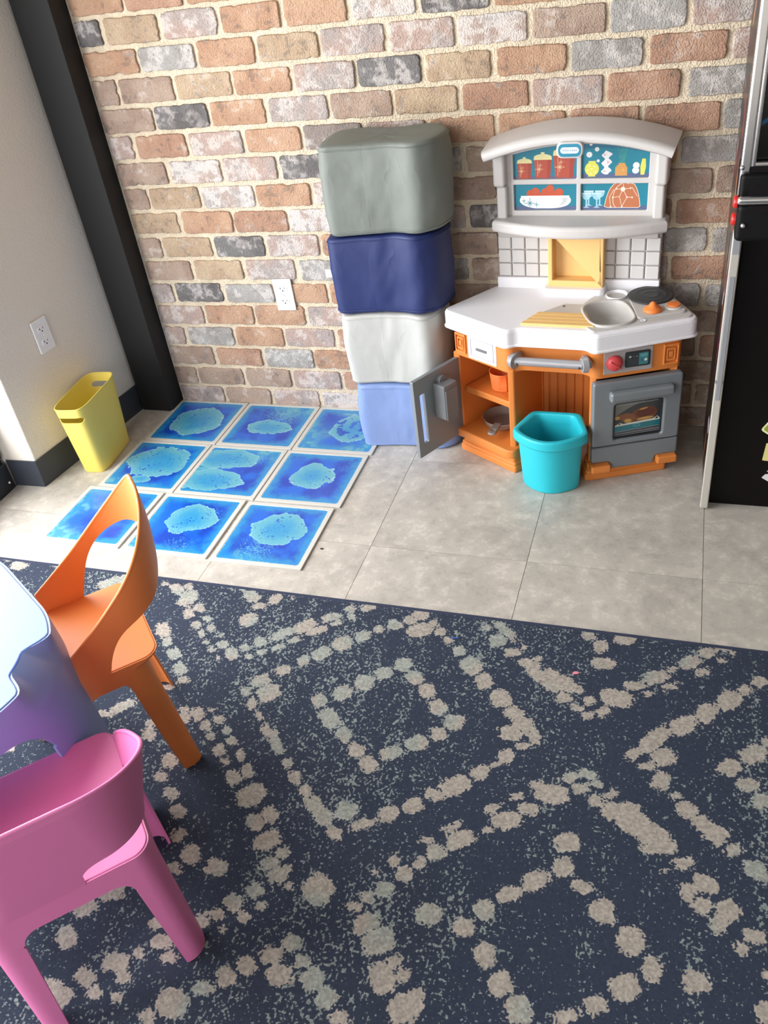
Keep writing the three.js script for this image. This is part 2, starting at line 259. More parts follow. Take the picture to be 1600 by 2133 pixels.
// ---------------------------------------------------------------- rug: navy with pale tufted blots (centre x, z, half axes, angle; millimetres and degrees)
const BLOTS = [
  [-1350,1037,12,9,17],[-1305,1049,30,17,35],[-1273,1036,19,14,38],[-1251,1083,34,28,87],[-1197,1115,23,16,40],[-1218,1140,24,15,46],[-1154,1149,15,11,32],[-1177,1176,20,14,34],[-1127,1181,19,12,46],[-1145,1205,14,10,37],[-1092,1202,12,8,5],[-1257,1215,34,21,47],
  [-1223,1250,21,14,43],[-1184,1287,27,17,43],[-1142,1334,27,16,35],[-1110,1368,18,13,166],[-1138,1398,20,10,177],[-1116,1234,11,8,22],[-1087,1255,14,11,20],[-1067,1232,17,13,20],[-1028,1257,24,18,40],[-1057,1279,10,7,8],[-1002,1233,18,14,43],[-969,1207,20,18,23],
  [-976,1261,12,9,25],[-1068,1044,30,20,28],[-1105,1024,11,8,15],[-1030,1078,20,16,169],[-993,1042,25,19,118],[-1035,1133,28,26,38],[-950,1028,9,7,46],[-917,1164,45,18,137],[-869,1128,34,22,134],[-809,1083,29,16,148],[-834,1139,33,14,148],[-791,1104,19,11,157],
  [-879,1181,21,11,149],[-912,1213,21,12,140],[-947,1239,16,12,152],[-773,1044,17,14,27],[-758,1074,13,10,52],[-724,1029,23,16,145],[-706,1136,24,19,157],[-749,1170,28,25,126],[-793,1214,28,22,136],[-828,1246,20,17,84],[-868,1287,22,18,152],[-911,1332,27,20,130],
  [-875,1364,30,28,143],[-671,1106,16,14,51],[-634,1082,25,17,18],[-598,1059,20,17,12],[-565,1090,35,26,153],[-576,1034,24,20,3],[-934,1370,17,12,50],[-903,1404,19,14,60],[-869,1437,19,10,37],[-832,1473,23,14,42],[-792,1507,33,15,48],[-811,1485,22,14,50],
  [-748,1548,17,13,43],[-717,1581,21,14,50],[-679,1610,19,15,48],[-650,1636,23,19,48],[-618,1660,26,19,35],[-583,1691,20,15,10],[-574,1635,27,22,3],[-532,1658,30,13,151],[-486,1624,23,20,162],[-441,1592,23,20,158],[-413,1557,16,11,73],[-741,1363,25,20,45],
  [-693,1328,27,22,137],[-650,1285,26,25,177],[-612,1248,23,21,134],[-571,1212,25,23,126],[-534,1247,27,20,33],[-494,1283,26,20,56],[-697,1408,37,23,36],[-647,1445,25,18,30],[-604,1483,23,18,22],[-565,1514,24,19,43],[-525,1474,29,19,149],[-477,1436,29,21,147],
  [-471,1321,11,8,70],[-1022,1462,24,18,33],[-1051,1479,22,16,31],[-985,1488,19,14,29],[-961,1467,18,12,37],[-929,1493,14,11,22],[-958,1518,13,10,37],[-902,1519,17,13,26],[-921,1549,22,15,50],[-866,1551,18,11,55],[-892,1574,13,11,28],[-1024,1600,25,17,42],
  [-829,1588,23,13,59],[-854,1610,23,16,49],[-794,1645,34,29,142],[-1020,1646,19,14,18],[-977,1680,21,16,29],[-938,1718,22,16,18],[-758,1704,25,20,16],[-734,1682,23,19,42],[-714,1738,31,22,142],[-907,1769,20,15,11],[-864,1793,17,9,173],[-671,1753,15,6,169],
  [-390,1661,13,8,168],[-1113,1542,24,16,40],[-1126,1511,15,10,10],[-1062,1453,19,8,172],[-993,1442,11,7,7],[-534,1059,16,12,69],[-510,1086,16,15,10],[-482,1111,16,15,61],[-447,1142,19,16,71],[-408,1183,32,26,43],[-366,1228,27,22,63],[-318,1272,31,25,61],
  [-277,1308,27,19,14],[-251,1336,32,21,47],[-276,1365,29,23,166],[-222,1369,21,14,92],[-247,1397,16,12,165],[-275,1430,20,20,130],[-323,1484,22,19,136],[-296,1457,10,9,166],[-366,1526,36,25,140],[-397,1559,18,15,153],[-397,1050,15,14,177],[-351,1049,51,15,41],
  [-359,1089,23,22,177],[-316,1123,22,16,169],[-291,1102,10,9,85],[-272,1152,29,17,14],[-247,1181,33,17,39],[-210,1194,39,29,50],[-175,1201,33,21,44],[-175,1240,20,17,158],[-255,1134,15,8,153],[-144,1214,12,11,126],[-143,1034,18,16,158],[-110,1065,23,18,92],
  [-58,1030,29,19,175],[-99,1119,29,19,175],[-187,1016,10,6,168],[-59,1220,39,28,2],[-20,1174,28,14,159],[9,1194,12,10,154],[22,1140,33,20,148],[53,1163,23,10,146],[56,1110,14,11,146],[-118,1241,17,14,160],[-143,1265,16,11,3],[-120,1282,14,13,141],
  [-85,1266,21,14,148],[95,1079,33,19,148],[134,1040,25,17,139],[167,1020,19,10,166],[125,1102,20,11,149],[167,1058,11,8,159],[192,1033,10,8,147],[180,1179,35,24,126],[215,1141,19,15,119],[247,1112,20,16,131],[134,1227,29,22,122],[86,1270,37,22,133],
  [38,1306,33,19,125],[-11,1367,22,14,128],[22,1333,31,20,121],[49,1363,27,25,146],[19,1394,16,10,161],[48,1425,24,19,102],[76,1455,13,10,144],[101,1482,22,20,44],[127,1507,20,17,62],[151,1526,28,23,41],[188,1551,19,10,161],[228,1320,31,21,138],
  [180,1364,26,20,139],[216,1399,23,18,11],[241,1431,22,17,130],[254,1281,15,10,103],[-133,1454,27,13,148],[-100,1441,21,14,14],[-80,1458,17,11,14],[-108,1477,19,13,162],[-165,1503,36,26,179],[-189,1492,22,15,15],[-76,1501,18,14,14],[-49,1480,18,11,138],
  [-32,1519,34,22,4],[1,1536,38,29,29],[39,1556,38,27,18],[48,1581,33,13,165],[-9,1504,20,15,12],[-234,1526,16,10,166],[-205,1550,21,15,179],[-245,1584,33,21,153],[-277,1563,20,12,142],[-349,1625,22,10,144],[-325,1646,31,19,149],[-281,1616,14,9,167],
  [-362,1678,17,9,168],[-119,1606,27,22,157],[-482,1281,13,11,67],[-454,1328,23,22,30],[-408,1362,25,23,178],[-435,1401,20,19,55],[-861,1806,25,19,29],[-794,1818,25,19,11],[-879,1840,17,12,5],[-688,1784,23,15,149],[-673,1759,17,14,153],[-662,1804,22,19,35],
  [-648,1788,12,10,5],[-668,1820,12,9,50],[-632,1820,10,8,0],[-572,1814,35,30,26],[-695,1845,18,16,18],[-727,1878,21,17,23],[-749,1907,17,14,27],[-696,1900,16,11,179],[-673,1873,13,10,157],[-722,1932,10,8,7],[-769,1924,16,13,39],[-827,1982,24,14,175],
  [-801,2006,18,12,155],[-444,1719,14,11,66],[-393,1716,17,15,21],[-366,1686,22,19,155],[-471,1753,10,7,172],[-415,1744,19,17,2],[-445,1784,20,18,161],[-472,1805,16,15,160],[-490,1829,17,10,159],[-338,1655,20,16,76],[-393,1663,13,9,169],[-349,1811,24,23,0],
  [-459,1856,27,21,145],[-427,1883,33,26,147],[-410,1864,15,11,69],[-401,1944,31,22,48],[-386,1908,14,14,15],[-367,1928,16,13,69],[-346,1980,33,26,144],[-332,1957,16,16,55],[-583,1924,21,17,3],[-613,1954,24,17,177],[-583,1982,27,20,10],[-551,1950,17,14,161],
  [-522,1976,25,22,30],[-485,1999,21,19,29],[-451,2023,21,13,169],[-649,1984,20,16,3],[-678,2010,22,17,42],[-710,2039,20,13,176],[-753,2077,33,26,4],[-787,2109,16,12,16],[-860,1954,13,10,24],[-120,1660,22,21,147],[-166,1700,30,20,141],[-210,1738,25,18,152],
  [-250,1779,21,21,125],[-280,1819,22,19,164],[-81,1692,22,16,7],[-38,1732,26,23,78],[13,1773,28,25,89],[1,1760,11,9,142],[53,1815,23,18,105],[10,1857,29,23,139],[-33,1897,21,17,146],[-233,1860,24,20,60],[-195,1901,24,23,138],[-158,1936,26,22,62],
  [-81,1926,30,12,147],[97,1602,21,14,164],[65,1624,7,5,153],[136,1635,24,19,1],[107,1659,19,15,98],[131,1680,20,19,127],[161,1706,20,15,119],[175,1677,23,20,136],[218,1714,19,16,177],[198,1743,14,12,156],[223,1587,22,20,8],[186,1554,20,14,151],
  [123,1819,26,20,156],[230,1840,20,14,112],[236,1778,11,8,124],[55,1574,31,20,9],[-1873,1038,32,20,7],[-1225,1479,38,16,134],[-1261,1510,24,12,176],[-1933,1011,23,13,10],[-1742,1010,28,17,11],[-1519,1056,47,22,149],[-1492,1025,23,18,100],[-1020,1957,27,20,167],
  [-980,1919,27,17,161],[-1020,2019,29,20,41],[-940,2077,23,17,19],[-981,2120,39,26,11],[-896,2038,31,19,178],[-867,2059,18,10,176],[-863,2010,13,10,21],[-905,2096,18,12,5],[-862,2093,13,9,17],[-1362,1566,26,15,165],[-1444,1648,23,18,9]];
{
  const W = 2048, H = 2048, X0 = -2.0, X1 = 0.42, Z0 = 1.0, Z1 = 2.3, cell = 0.1, grid = new Map();
  const B = BLOTS.map(([x, z, a, b, t]) => { const r = t * Math.PI / 180; return [x / 1000, z / 1000, a / 1000, b / 1000, Math.cos(r), Math.sin(r)]; });
  for (const q of B) for (let i = Math.floor((q[0] - q[2] - 0.02 - X0) / cell); i <= (q[0] + q[2] + 0.02 - X0) / cell; i++) for (let j = Math.floor((q[1] - q[2] - 0.02 - Z0) / cell); j <= (q[1] + q[2] + 0.02 - Z0) / cell; j++) { const k = i * 1000 + j; if (!grid.has(k)) grid.set(k, []); grid.get(k).push(q); }
  const navy = [50, 59, 78], navy2 = [34, 42, 58], beige = [160, 152, 142], green = [142, 151, 144], bump = new Uint8Array(W * H);
  const tex = dataTex(W, H, (px, py) => {
    const x = X0 + (X1 - X0) * (px + 0.5) / W, z = Z0 + (Z1 - Z0) * (py + 0.5) / H;
    const e = (vnoise(x * 110, z * 110, 21) - 0.5) * 0.55 + (vnoise(x * 330, z * 300, 22) - 0.5) * 0.75;
    let d = 9;
    for (const q of grid.get(Math.floor((x - X0) / cell) * 1000 + Math.floor((z - Z0) / cell)) ?? []) { const dx = x - q[0], dz = z - q[1], u = (dx * q[4] + dz * q[5]) / q[2], v = (-dx * q[5] + dz * q[4]) / q[3], r = (Math.pow(u * u * u * u + v * v * v * v, 0.25) * 0.5 + Math.hypot(u, v) * 0.5 - 1) * q[3]; if (r < d) d = r; }
    const tuft = vnoise(x * 240, z * 240, 31), fine = vnoise(x * 600, z * 600, 32), broad = fbm(x * 3.2, z * 3.2, 33, 3), mid = vnoise(x * 14, z * 14, 35), sp = vnoise(x * 250 + 5, z * 200, 36), sp2 = vnoise(x * 480, z * 420, 37);
    let c = mix3(navy, navy2, clamp(0.5 + 1.2 * (tuft - 0.5) + 0.5 * (fine - 0.5)));
    const streak = vnoise(x * 34, z * 5, 38), dens = clamp(0.32 + 1.5 * (broad - 0.42) + 0.5 * (mid - 0.5) + 1.3 * (streak - 0.48), 0, 1.1);
    const spk = sstep(0.80 - 0.20 * dens, 0.86 - 0.20 * dens, sp * 0.72 + sp2 * 0.36 - 0.04); c = mix3(c, green, spk * 0.85);
    const k = sstep(0.0012, -0.0008, d + 0.0012 + e * 0.0125); c = mix3(c, mix3(beige, green, 0.75 * sstep(0.5, 0.75, mid * 0.5 + broad * 0.5)), k);
    const s = 0.80 + 0.24 * tuft + 0.14 * fine; bump[py * W + px] = clamp(255 * (0.45 * tuft + 0.25 * fine + 0.18 * Math.max(k, spk * 0.5) + 0.1));
    return [c[0] * s, c[1] * s, c[2] * s];
  });
  const bt = dataTex(W, H, (px, py) => { const v = bump[py * W + px]; return [v, v, v]; }, false);
  const g = slab(-2.17, -0.001, 1.02, 2.48, 0.006, 4.49); const p = g.attributes.position, u = g.attributes.uv;
  for (let i = 0; i < p.count; i++) u.setXY(i, (p.getX(i) - X0) / (X1 - X0), (p.getZ(i) - Z0) / (Z1 - Z0));
  const rug = thing('rug', 'navy rug with pale dotted diamond pattern covering the near floor', 'rug');
  obj('pile', g, new THREE.MeshStandardMaterial({ map: tex, bumpMap: bt, bumpScale: 0.006, roughness: 1 }), rug);
  const edge = obj('bound_edge', slab(-2.17, -0.001, 1.0075, 2.48, 0.0055, 1.0215, 0.003), mat('#39415a', { roughness: 0.95, bumpMap: rep(grainBump, 40, 4), bumpScale: 0.001 }), rug); edge.userData.label = 'dark bound edge';
}

// ---------------------------------------------------------------- gel floor tiles
{
  const S = 360, T = 0.3;
  const deep = [14, 66, 176], deep2 = [18, 100, 204], cyan = [40, 138, 196], pale = [100, 172, 190], rim = [206, 208, 200];
  function gel(seed, blobs, cyanSide, spray) {
    return dataTex(S, S, (x, y) => {
      const u = (x + 0.5) / S, v = 1 - (y + 0.5) / S;      // u right, v towards the viewer
      const n = fbm(u * 5, v * 5, seed, 5), n2 = fbm(u * 14, v * 14, seed + 40, 4), n3 = vnoise(u * 60, v * 60, seed + 70), n4 = vnoise(u * 130, v * 130, seed + 71);
      const e = Math.min(u, v, 1 - u, 1 - v);
      let c = mix3(deep, deep2, sstep(0.35, 0.7, n));
      c = mix3(c, cyan, sstep(0.17, 0.03, e + (n2 - 0.5) * 0.10 + (n3 - 0.5) * 0.03));
      for (const [cu, cv, w] of cyanSide) { const q = sstep(w, 0.15 * w, Math.hypot(u - cu, v - cv) + (n - 0.5) * 0.5); c = mix3(c, mix3(cyan, pale, sstep(0.4, 0.62, n2)), q * 0.95); }
      for (const [cu, cv, ru, rv, kind] of blobs) {
        const r = Math.hypot((u - cu) / ru, (v - cv) / rv) - 1.2 + (n - 0.5) * 0.6 + (n2 - 0.5) * 0.28 + (n3 - 0.5) * 0.05;
        const k = sstep(0.03, -0.03, r) * (kind === 'net' ? sstep(0.47, 0.53, n2 + 0.15 * n3) : 1 - 0.9 * sstep(0.72, 0.76, n3 * 0.55 + n2 * 0.45));
        const inner = mix3(pale, cyan, sstep(-0.1, -0.9, r) * 0.75 + (n3 - 0.5) * 0.3);
        c = mix3(c, sstep(-0.1, 0, r) > 0.5 ? mix3(inner, [176, 216, 220], 0.6) : inner, k);
      }
      for (const [cu, cv, w, am] of spray) { const q = Math.exp(-((u - cu) ** 2 + (v - cv) ** 2) / (w * w)); if (n4 * 0.6 + n3 * 0.4 > 0.80 - 0.22 * q * am) c = mix3(c, pale, 0.8 * clamp(q * 1.6)); }
      c = mix3(c, rim, sstep(0.022, 0.004, e + (n3 - 0.5) * 0.006)); return c;
    });
  }
  const rimMat = mat('#cac8c0', { roughness: 0.5 });
  const rimShape = (() => { const s = rrect(-T / 2 + 0.001, -T / 2 + 0.001, T / 2 - 0.001, T / 2 - 0.001, 0.004); s.holes.push(rrect(-T / 2 + 0.0145, -T / 2 + 0.0145, T / 2 - 0.0145, T / 2 - 0.0145, 0.016)); return s; })();
  const rimGeo = merged([plate(rimShape, 0.0062, 0.0008), plate(rrect(-T / 2 + 0.002, -T / 2 + 0.002, T / 2 - 0.002, T / 2 - 0.002, 0.004), 0.002)]).rotateX(-Math.PI / 2);
  const gelGeo = plate(rrect(-T / 2 + 0.013, -T / 2 + 0.013, T / 2 - 0.013, T / 2 - 0.013, 0.017), 0.0035, 0.0008).rotateX(-Math.PI / 2).translate(0, 0.0018, 0);
  uvPlan(gelGeo, 0, 2, 1 / (T - 0.026), (T - 0.026) / 2, (T - 0.026) / 2);
  { const u = gelGeo.attributes.uv; for (let i = 0; i < u.count; i++) u.setY(i, 1 - u.getY(i)); }
  const rows = [
    [-1.704, 0.150, 0, [[[0.5, 0.5, 0.3, 0.3, '']], [], [[0.3, 0.5, 0.05, 0.2]]], 'blue liquid gel mat with one round pale blob, in the corner by the column'],
    [-1.402, 0.151, 0, [[[0.52, 0.55, 0.25, 0.15, '']], [[0.8, 0.0, 0.45]], [[0.6, 0.25, 0.35, 1.5]]], 'blue gel mat with small crescent blob and pale spray, middle of the brick side'],
    [-1.100, 0.152, 0, [[[0.62, 0.45, 0.26, 0.3, 'net']], [[0, 0.8, 0.6], [0.9, 0.95, 0.5], [0.5, 0.0, 0.35]], []], 'pale turquoise gel mat with webbed foam pattern, partly under the cushion stack'],
    [-1.714, 0.453, 0, [[[0.5, 0.42, 0.36, 0.29, ''], [0.45, 0.83, 0.12, 0.07, '']], [[0.05, 0.95, 0.3]], []], 'blue liquid gel mat with the largest pale blob, beside the yellow bin'],
    [-1.411, 0.455, 0, [[[0.3, 0.25, 0.38, 0.18, ''], [0.33, 0.72, 0.32, 0.19, '']], [[0.0, 0.5, 0.5], [0.8, 0.05, 0.3]], [[0.75, 0.2, 0.12, 1.6]]], 'centre one of the nine liquid gel mats, with two pale islands at its left'],
    [-1.108, 0.456, 0.005, [[[0.48, 0.48, 0.23, 0.22, '']], [], [[0.85, 0.25, 0.1, 0.8]]], 'blue gel mat with small ragged round blob, middle of the kitchen side'],
    [-1.742, 0.757, -0.004, [[], [[0.0, 0.3, 0.5], [0.1, 1.0, 0.45]], [[0.75, 0.3, 0.15, 0.8]]], 'blue liquid gel mat seen through the back opening of the orange chair'],
    [-1.432, 0.760, 0.004, [[[0.5, 0.4, 0.27, 0.22, '']], [[0.0, 1.0, 0.3]], [[0.6, 0.9, 0.2, 0.8], [0.78, 0.25, 0.12, 0.8]]], 'blue liquid gel mat with a bean-shaped pale blob, middle of the row nearest the rug'],
    [-1.121, 0.764, 0.012, [[[0.52, 0.42, 0.3, 0.22, '']], [[0.32, 1.0, 0.25]], [[0.4, 0.8, 0.25, 1.3]]], 'blue gel mat with wide pale blob, corner nearest both rug and kitchen'],
  ];
  rows.forEach(([x, z, turn, [b, cs, sp], label], i) => {
    const t = thing('gel_mat', label, 'gel mat', [x, 0, z], turn, 'liquid gel mats laid three by three');
    obj('rim', rimGeo, rimMat, t);
    obj('liquid_panel', gelGeo, new THREE.MeshPhysicalMaterial({ map: gel(1000 + i * 131, b, cs, sp), roughness: 0.3, clearcoat: 0.6, clearcoatRoughness: 0.25 }), t);
  });
}

// ---------------------------------------------------------------- yellow slim bin by the left wall
{
  const t = thing('waste_bin', 'slim yellow plastic bin with handle slots against the white wall', 'bin', [-1.945, 0, 0.41], 0.11);
  const m = mat('#e6d265', { roughness: 0.45 }), HH = 0.268;
  const ring = (a, h) => { const k = h / HH, hx = lerp(0.046, 0.058, k), hz = lerp(0.112, 0.136, k), r = 0.04, sx = Math.cos(a), sz = Math.sin(a), p = 5; const q = Math.pow(Math.pow(Math.abs(sx), p) + Math.pow(Math.abs(sz), p), -1 / p); return [sx * q * hx, h, sz * q * hz]; };
  const slotD = (a, h) => { const c = (a0) => { let d = a - a0; d = Math.atan2(Math.sin(d), Math.cos(d)); return Math.hypot(Math.max(0, Math.abs(d * 0.06) - 0.034), h - (HH - 0.042)) - 0.0105; }; return Math.min(c(Math.PI / 2), c(-Math.PI / 2)); };
  const remap = (a) => a;  // angle along the outline
  obj('body', sheet((a, h) => Math.max(h - HH, 0.004 - h, -slotD(a, h)), [0, Math.PI * 2, 220], [0, HH + 0.004, 70], (a, h) => ring(remap(a), h), 0.0028), m, t);
  const rimPts = []; for (let i = 0; i < 72; i++) rimPts.push(ring(i / 72 * Math.PI * 2, HH)); obj('rim', tube(rimPts, 0.0024, 144, 6, true), m, t);
  const bot = []; for (let i = 0; i < 72; i++) bot.push(ring(i / 72 * Math.PI * 2, 0.004)); obj('base', loft([bot.map((p) => [p[0] * 0.97, 0.0, p[2] * 0.99]), bot], true, true), m, t);
}

// ---------------------------------------------------------------- power outlets
function outlet(pos, turn, label, lean = 0) {
  const t = thing('power_outlet', label, 'outlet', pos, turn);
  t.rotation.z = lean;
  obj('cover_plate', plate(rrect(-0.035, -0.057, 0.035, 0.057, 0.004), 0.006, 0.002), M.white, t);
  for (const y of [0.0225, -0.0225]) {
    const f = obj('socket_face', plate(roundPoly([[-0.0165, y - 0.010, 0.006], [0.0165, y - 0.010, 0.006], [0.0165, y + 0.010, 0.006], [-0.0165, y + 0.010, 0.006]], 0.008), 0.0078, 0.0006), mat('#f5f4f2', { roughness: 0.3 }), t);
    const dark = mat('#1c1b1a', { roughness: 0.7 });
    obj('slot', [slab(-0.0085, y - 0.001, 0.0072, -0.0065, y + 0.0065, 0.0082), slab(-0.0105, y + 0.002, 0.0072, -0.0065, y + 0.004, 0.0082), slab(0.0062, y, 0.0072, 0.0082, y + 0.0065, 0.0082), new THREE.CylinderGeometry(0.0026, 0.0026, 0.001, 14).rotateX(Math.PI / 2).translate(0, y - 0.0062, 0.0077)], dark, f);
  }
  obj('screw', new THREE.CylinderGeometry(0.003, 0.003, 0.0015, 14).rotateX(Math.PI / 2).translate(0, 0, 0.0066), M.chrome, t);
  return t;
}
outlet([-1.3075, 0.4535, 0.004], 0, 'white double power outlet set into the brick wall', 0.02);
{ const a = Math.atan2(0.085, 0.643); outlet([-2.0388, 0.474, 0.402], Math.PI / 2 - a, 'white double power outlet on the plain white wall above the bin'); }

// ---------------------------------------------------------------- stacked wedge cushions
function cushion(y, dx, turn, color, label, seed, h = 0.244, right = 1) {
  const t = thing('foam_cushion', label, 'cushion', [-0.84 + dx, y, 0.13], turn, 'foam cushions stacked against the bricks');
  const ctrl = [[-0.165, 0.118], [-0.06, 0.100], [0.04, 0.094], [0.105, 0.112], [0.165, 0.072], [0.188, -0.03], [0.135, -0.112], [0.02, -0.078], [-0.1, -0.105], [-0.172, -0.085], [-0.178, 0.02]];
  const shp = roundPoly(ctrl.map(([x, z], i) => [x > 0.1 ? lerp(0.1, x, right) : x, z, [0.03, 0.05, 0.05, 0.024, 0.035, 0.06, 0.05, 0.09, 0.06, 0.03, 0.05][i]]), 0.03);
  const base = shp.getSpacedPoints(110).slice(0, -1), rings = [], R = rng(seed), ph = R() * 9, c0 = [0, 0];
  const N = 18, e = 0.011;
  const mk = (k) => {
    const v = k, rr = Math.min(v, 1 - v) * h; const ins = rr < e ? e - Math.sqrt(Math.max(0, e * e - (e - rr) * (e - rr))) : 0;
    return base.map((p, i) => {
      const l = Math.hypot(p.x, p.y), nx = p.x / l, nz = p.y / l, wob = (fbm(nx * 2.2 + ph + 5, nz * 2.2 + v * 3.1 + 5, seed, 3) - 0.5) * 0.012 + 0.006 * Math.sin(Math.PI * v);
      const d = wob - ins; return [p.x + nx * d, v * h + (fbm(p.x * 9 + ph, p.y * 9, seed + 5, 2) - 0.5) * 0.006 * (v > 0.5 ? 1 : 0.15), p.y + nz * d];
    });
  };
  const ks = [0, 0.004, 0.012, 0.024, 0.04, 0.065, 0.12, 0.2, 0.3, 0.4, 0.5, 0.6, 0.7, 0.8, 0.88, 0.935, 0.96, 0.976, 0.988, 0.996, 1];
  for (const k of ks) rings.push(mk(k));
  const top = rings[rings.length - 1], shrink = (s, dy) => top.map((p) => [p[0] * s, p[1] + dy, p[2] * s]);
  rings.push(shrink(0.9, 0.003), shrink(0.6, 0.001), shrink(0.25, -0.002));
  const g = loft(rings, true, true); const P = g.attributes.position, uv = new Float32Array(P.count * 2); for (let i = 0; i < P.count; i++) { uv[2 * i] = (P.getX(i) + 0.4 * P.getZ(i)) * 4; uv[2 * i + 1] = P.getY(i) * 4; } g.setAttribute('uv', new THREE.BufferAttribute(uv, 2));
  const m = mat(color, { roughness: 0.58, bumpMap: cushBump, bumpScale: 0.0016 });
  obj('cover', g, m, t);
  for (const v of [0.955, 0.045]) { const r = mk(v); obj('seam', tube(r.filter((_, i) => i % 2 === 0), 0.0021, 160, 6, true), m, t); }
  return t;
}
const cushBump = dataTex(512, 512, (x, y) => { const u = x / 512, v = y / 512, w = fbm(u * 5 + 0.6 * fbm(u * 4, v * 4, 3, 2, 4), v * 3, 900, 3, 0), r = Math.abs(w - 0.5) * 2, v2 = 255 * (0.85 * Math.pow(1 - r, 2.2) * fbm(u * 3, v * 3, 905, 2) + 0.03 * vnoise(x / 2, y / 2, 907)); return [v2, v2, v2]; }, false);
cushion(0, 0.012, 0.0, '#7f96c6', 'light blue foam cushion at the bottom of the stack', 1, 0.236, 0.85);
cushion(0.243, 0.0, -0.02, '#b6b7b2', 'pale grey foam cushion, second from the floor in the stack', 2, 0.240, 0.55);
const navyCushion = cushion(0.490, -0.010, 0.0, '#1b2a5e', 'navy blue foam cushion, third from the floor in the stack', 3, 0.240);
cushion(0.737, 0.005, 0.03, '#747a73', 'grey green foam cushion on top of the stack', 4, 0.252);
obj('label_tab', [slab(-0.196, 0.112, 0.086, -0.172, 0.138, 0.089, 0.001)], mat('#c9c4bc', { roughness: 0.7 }), navyCushion).userData.label = 'small pale sewn-in tab';

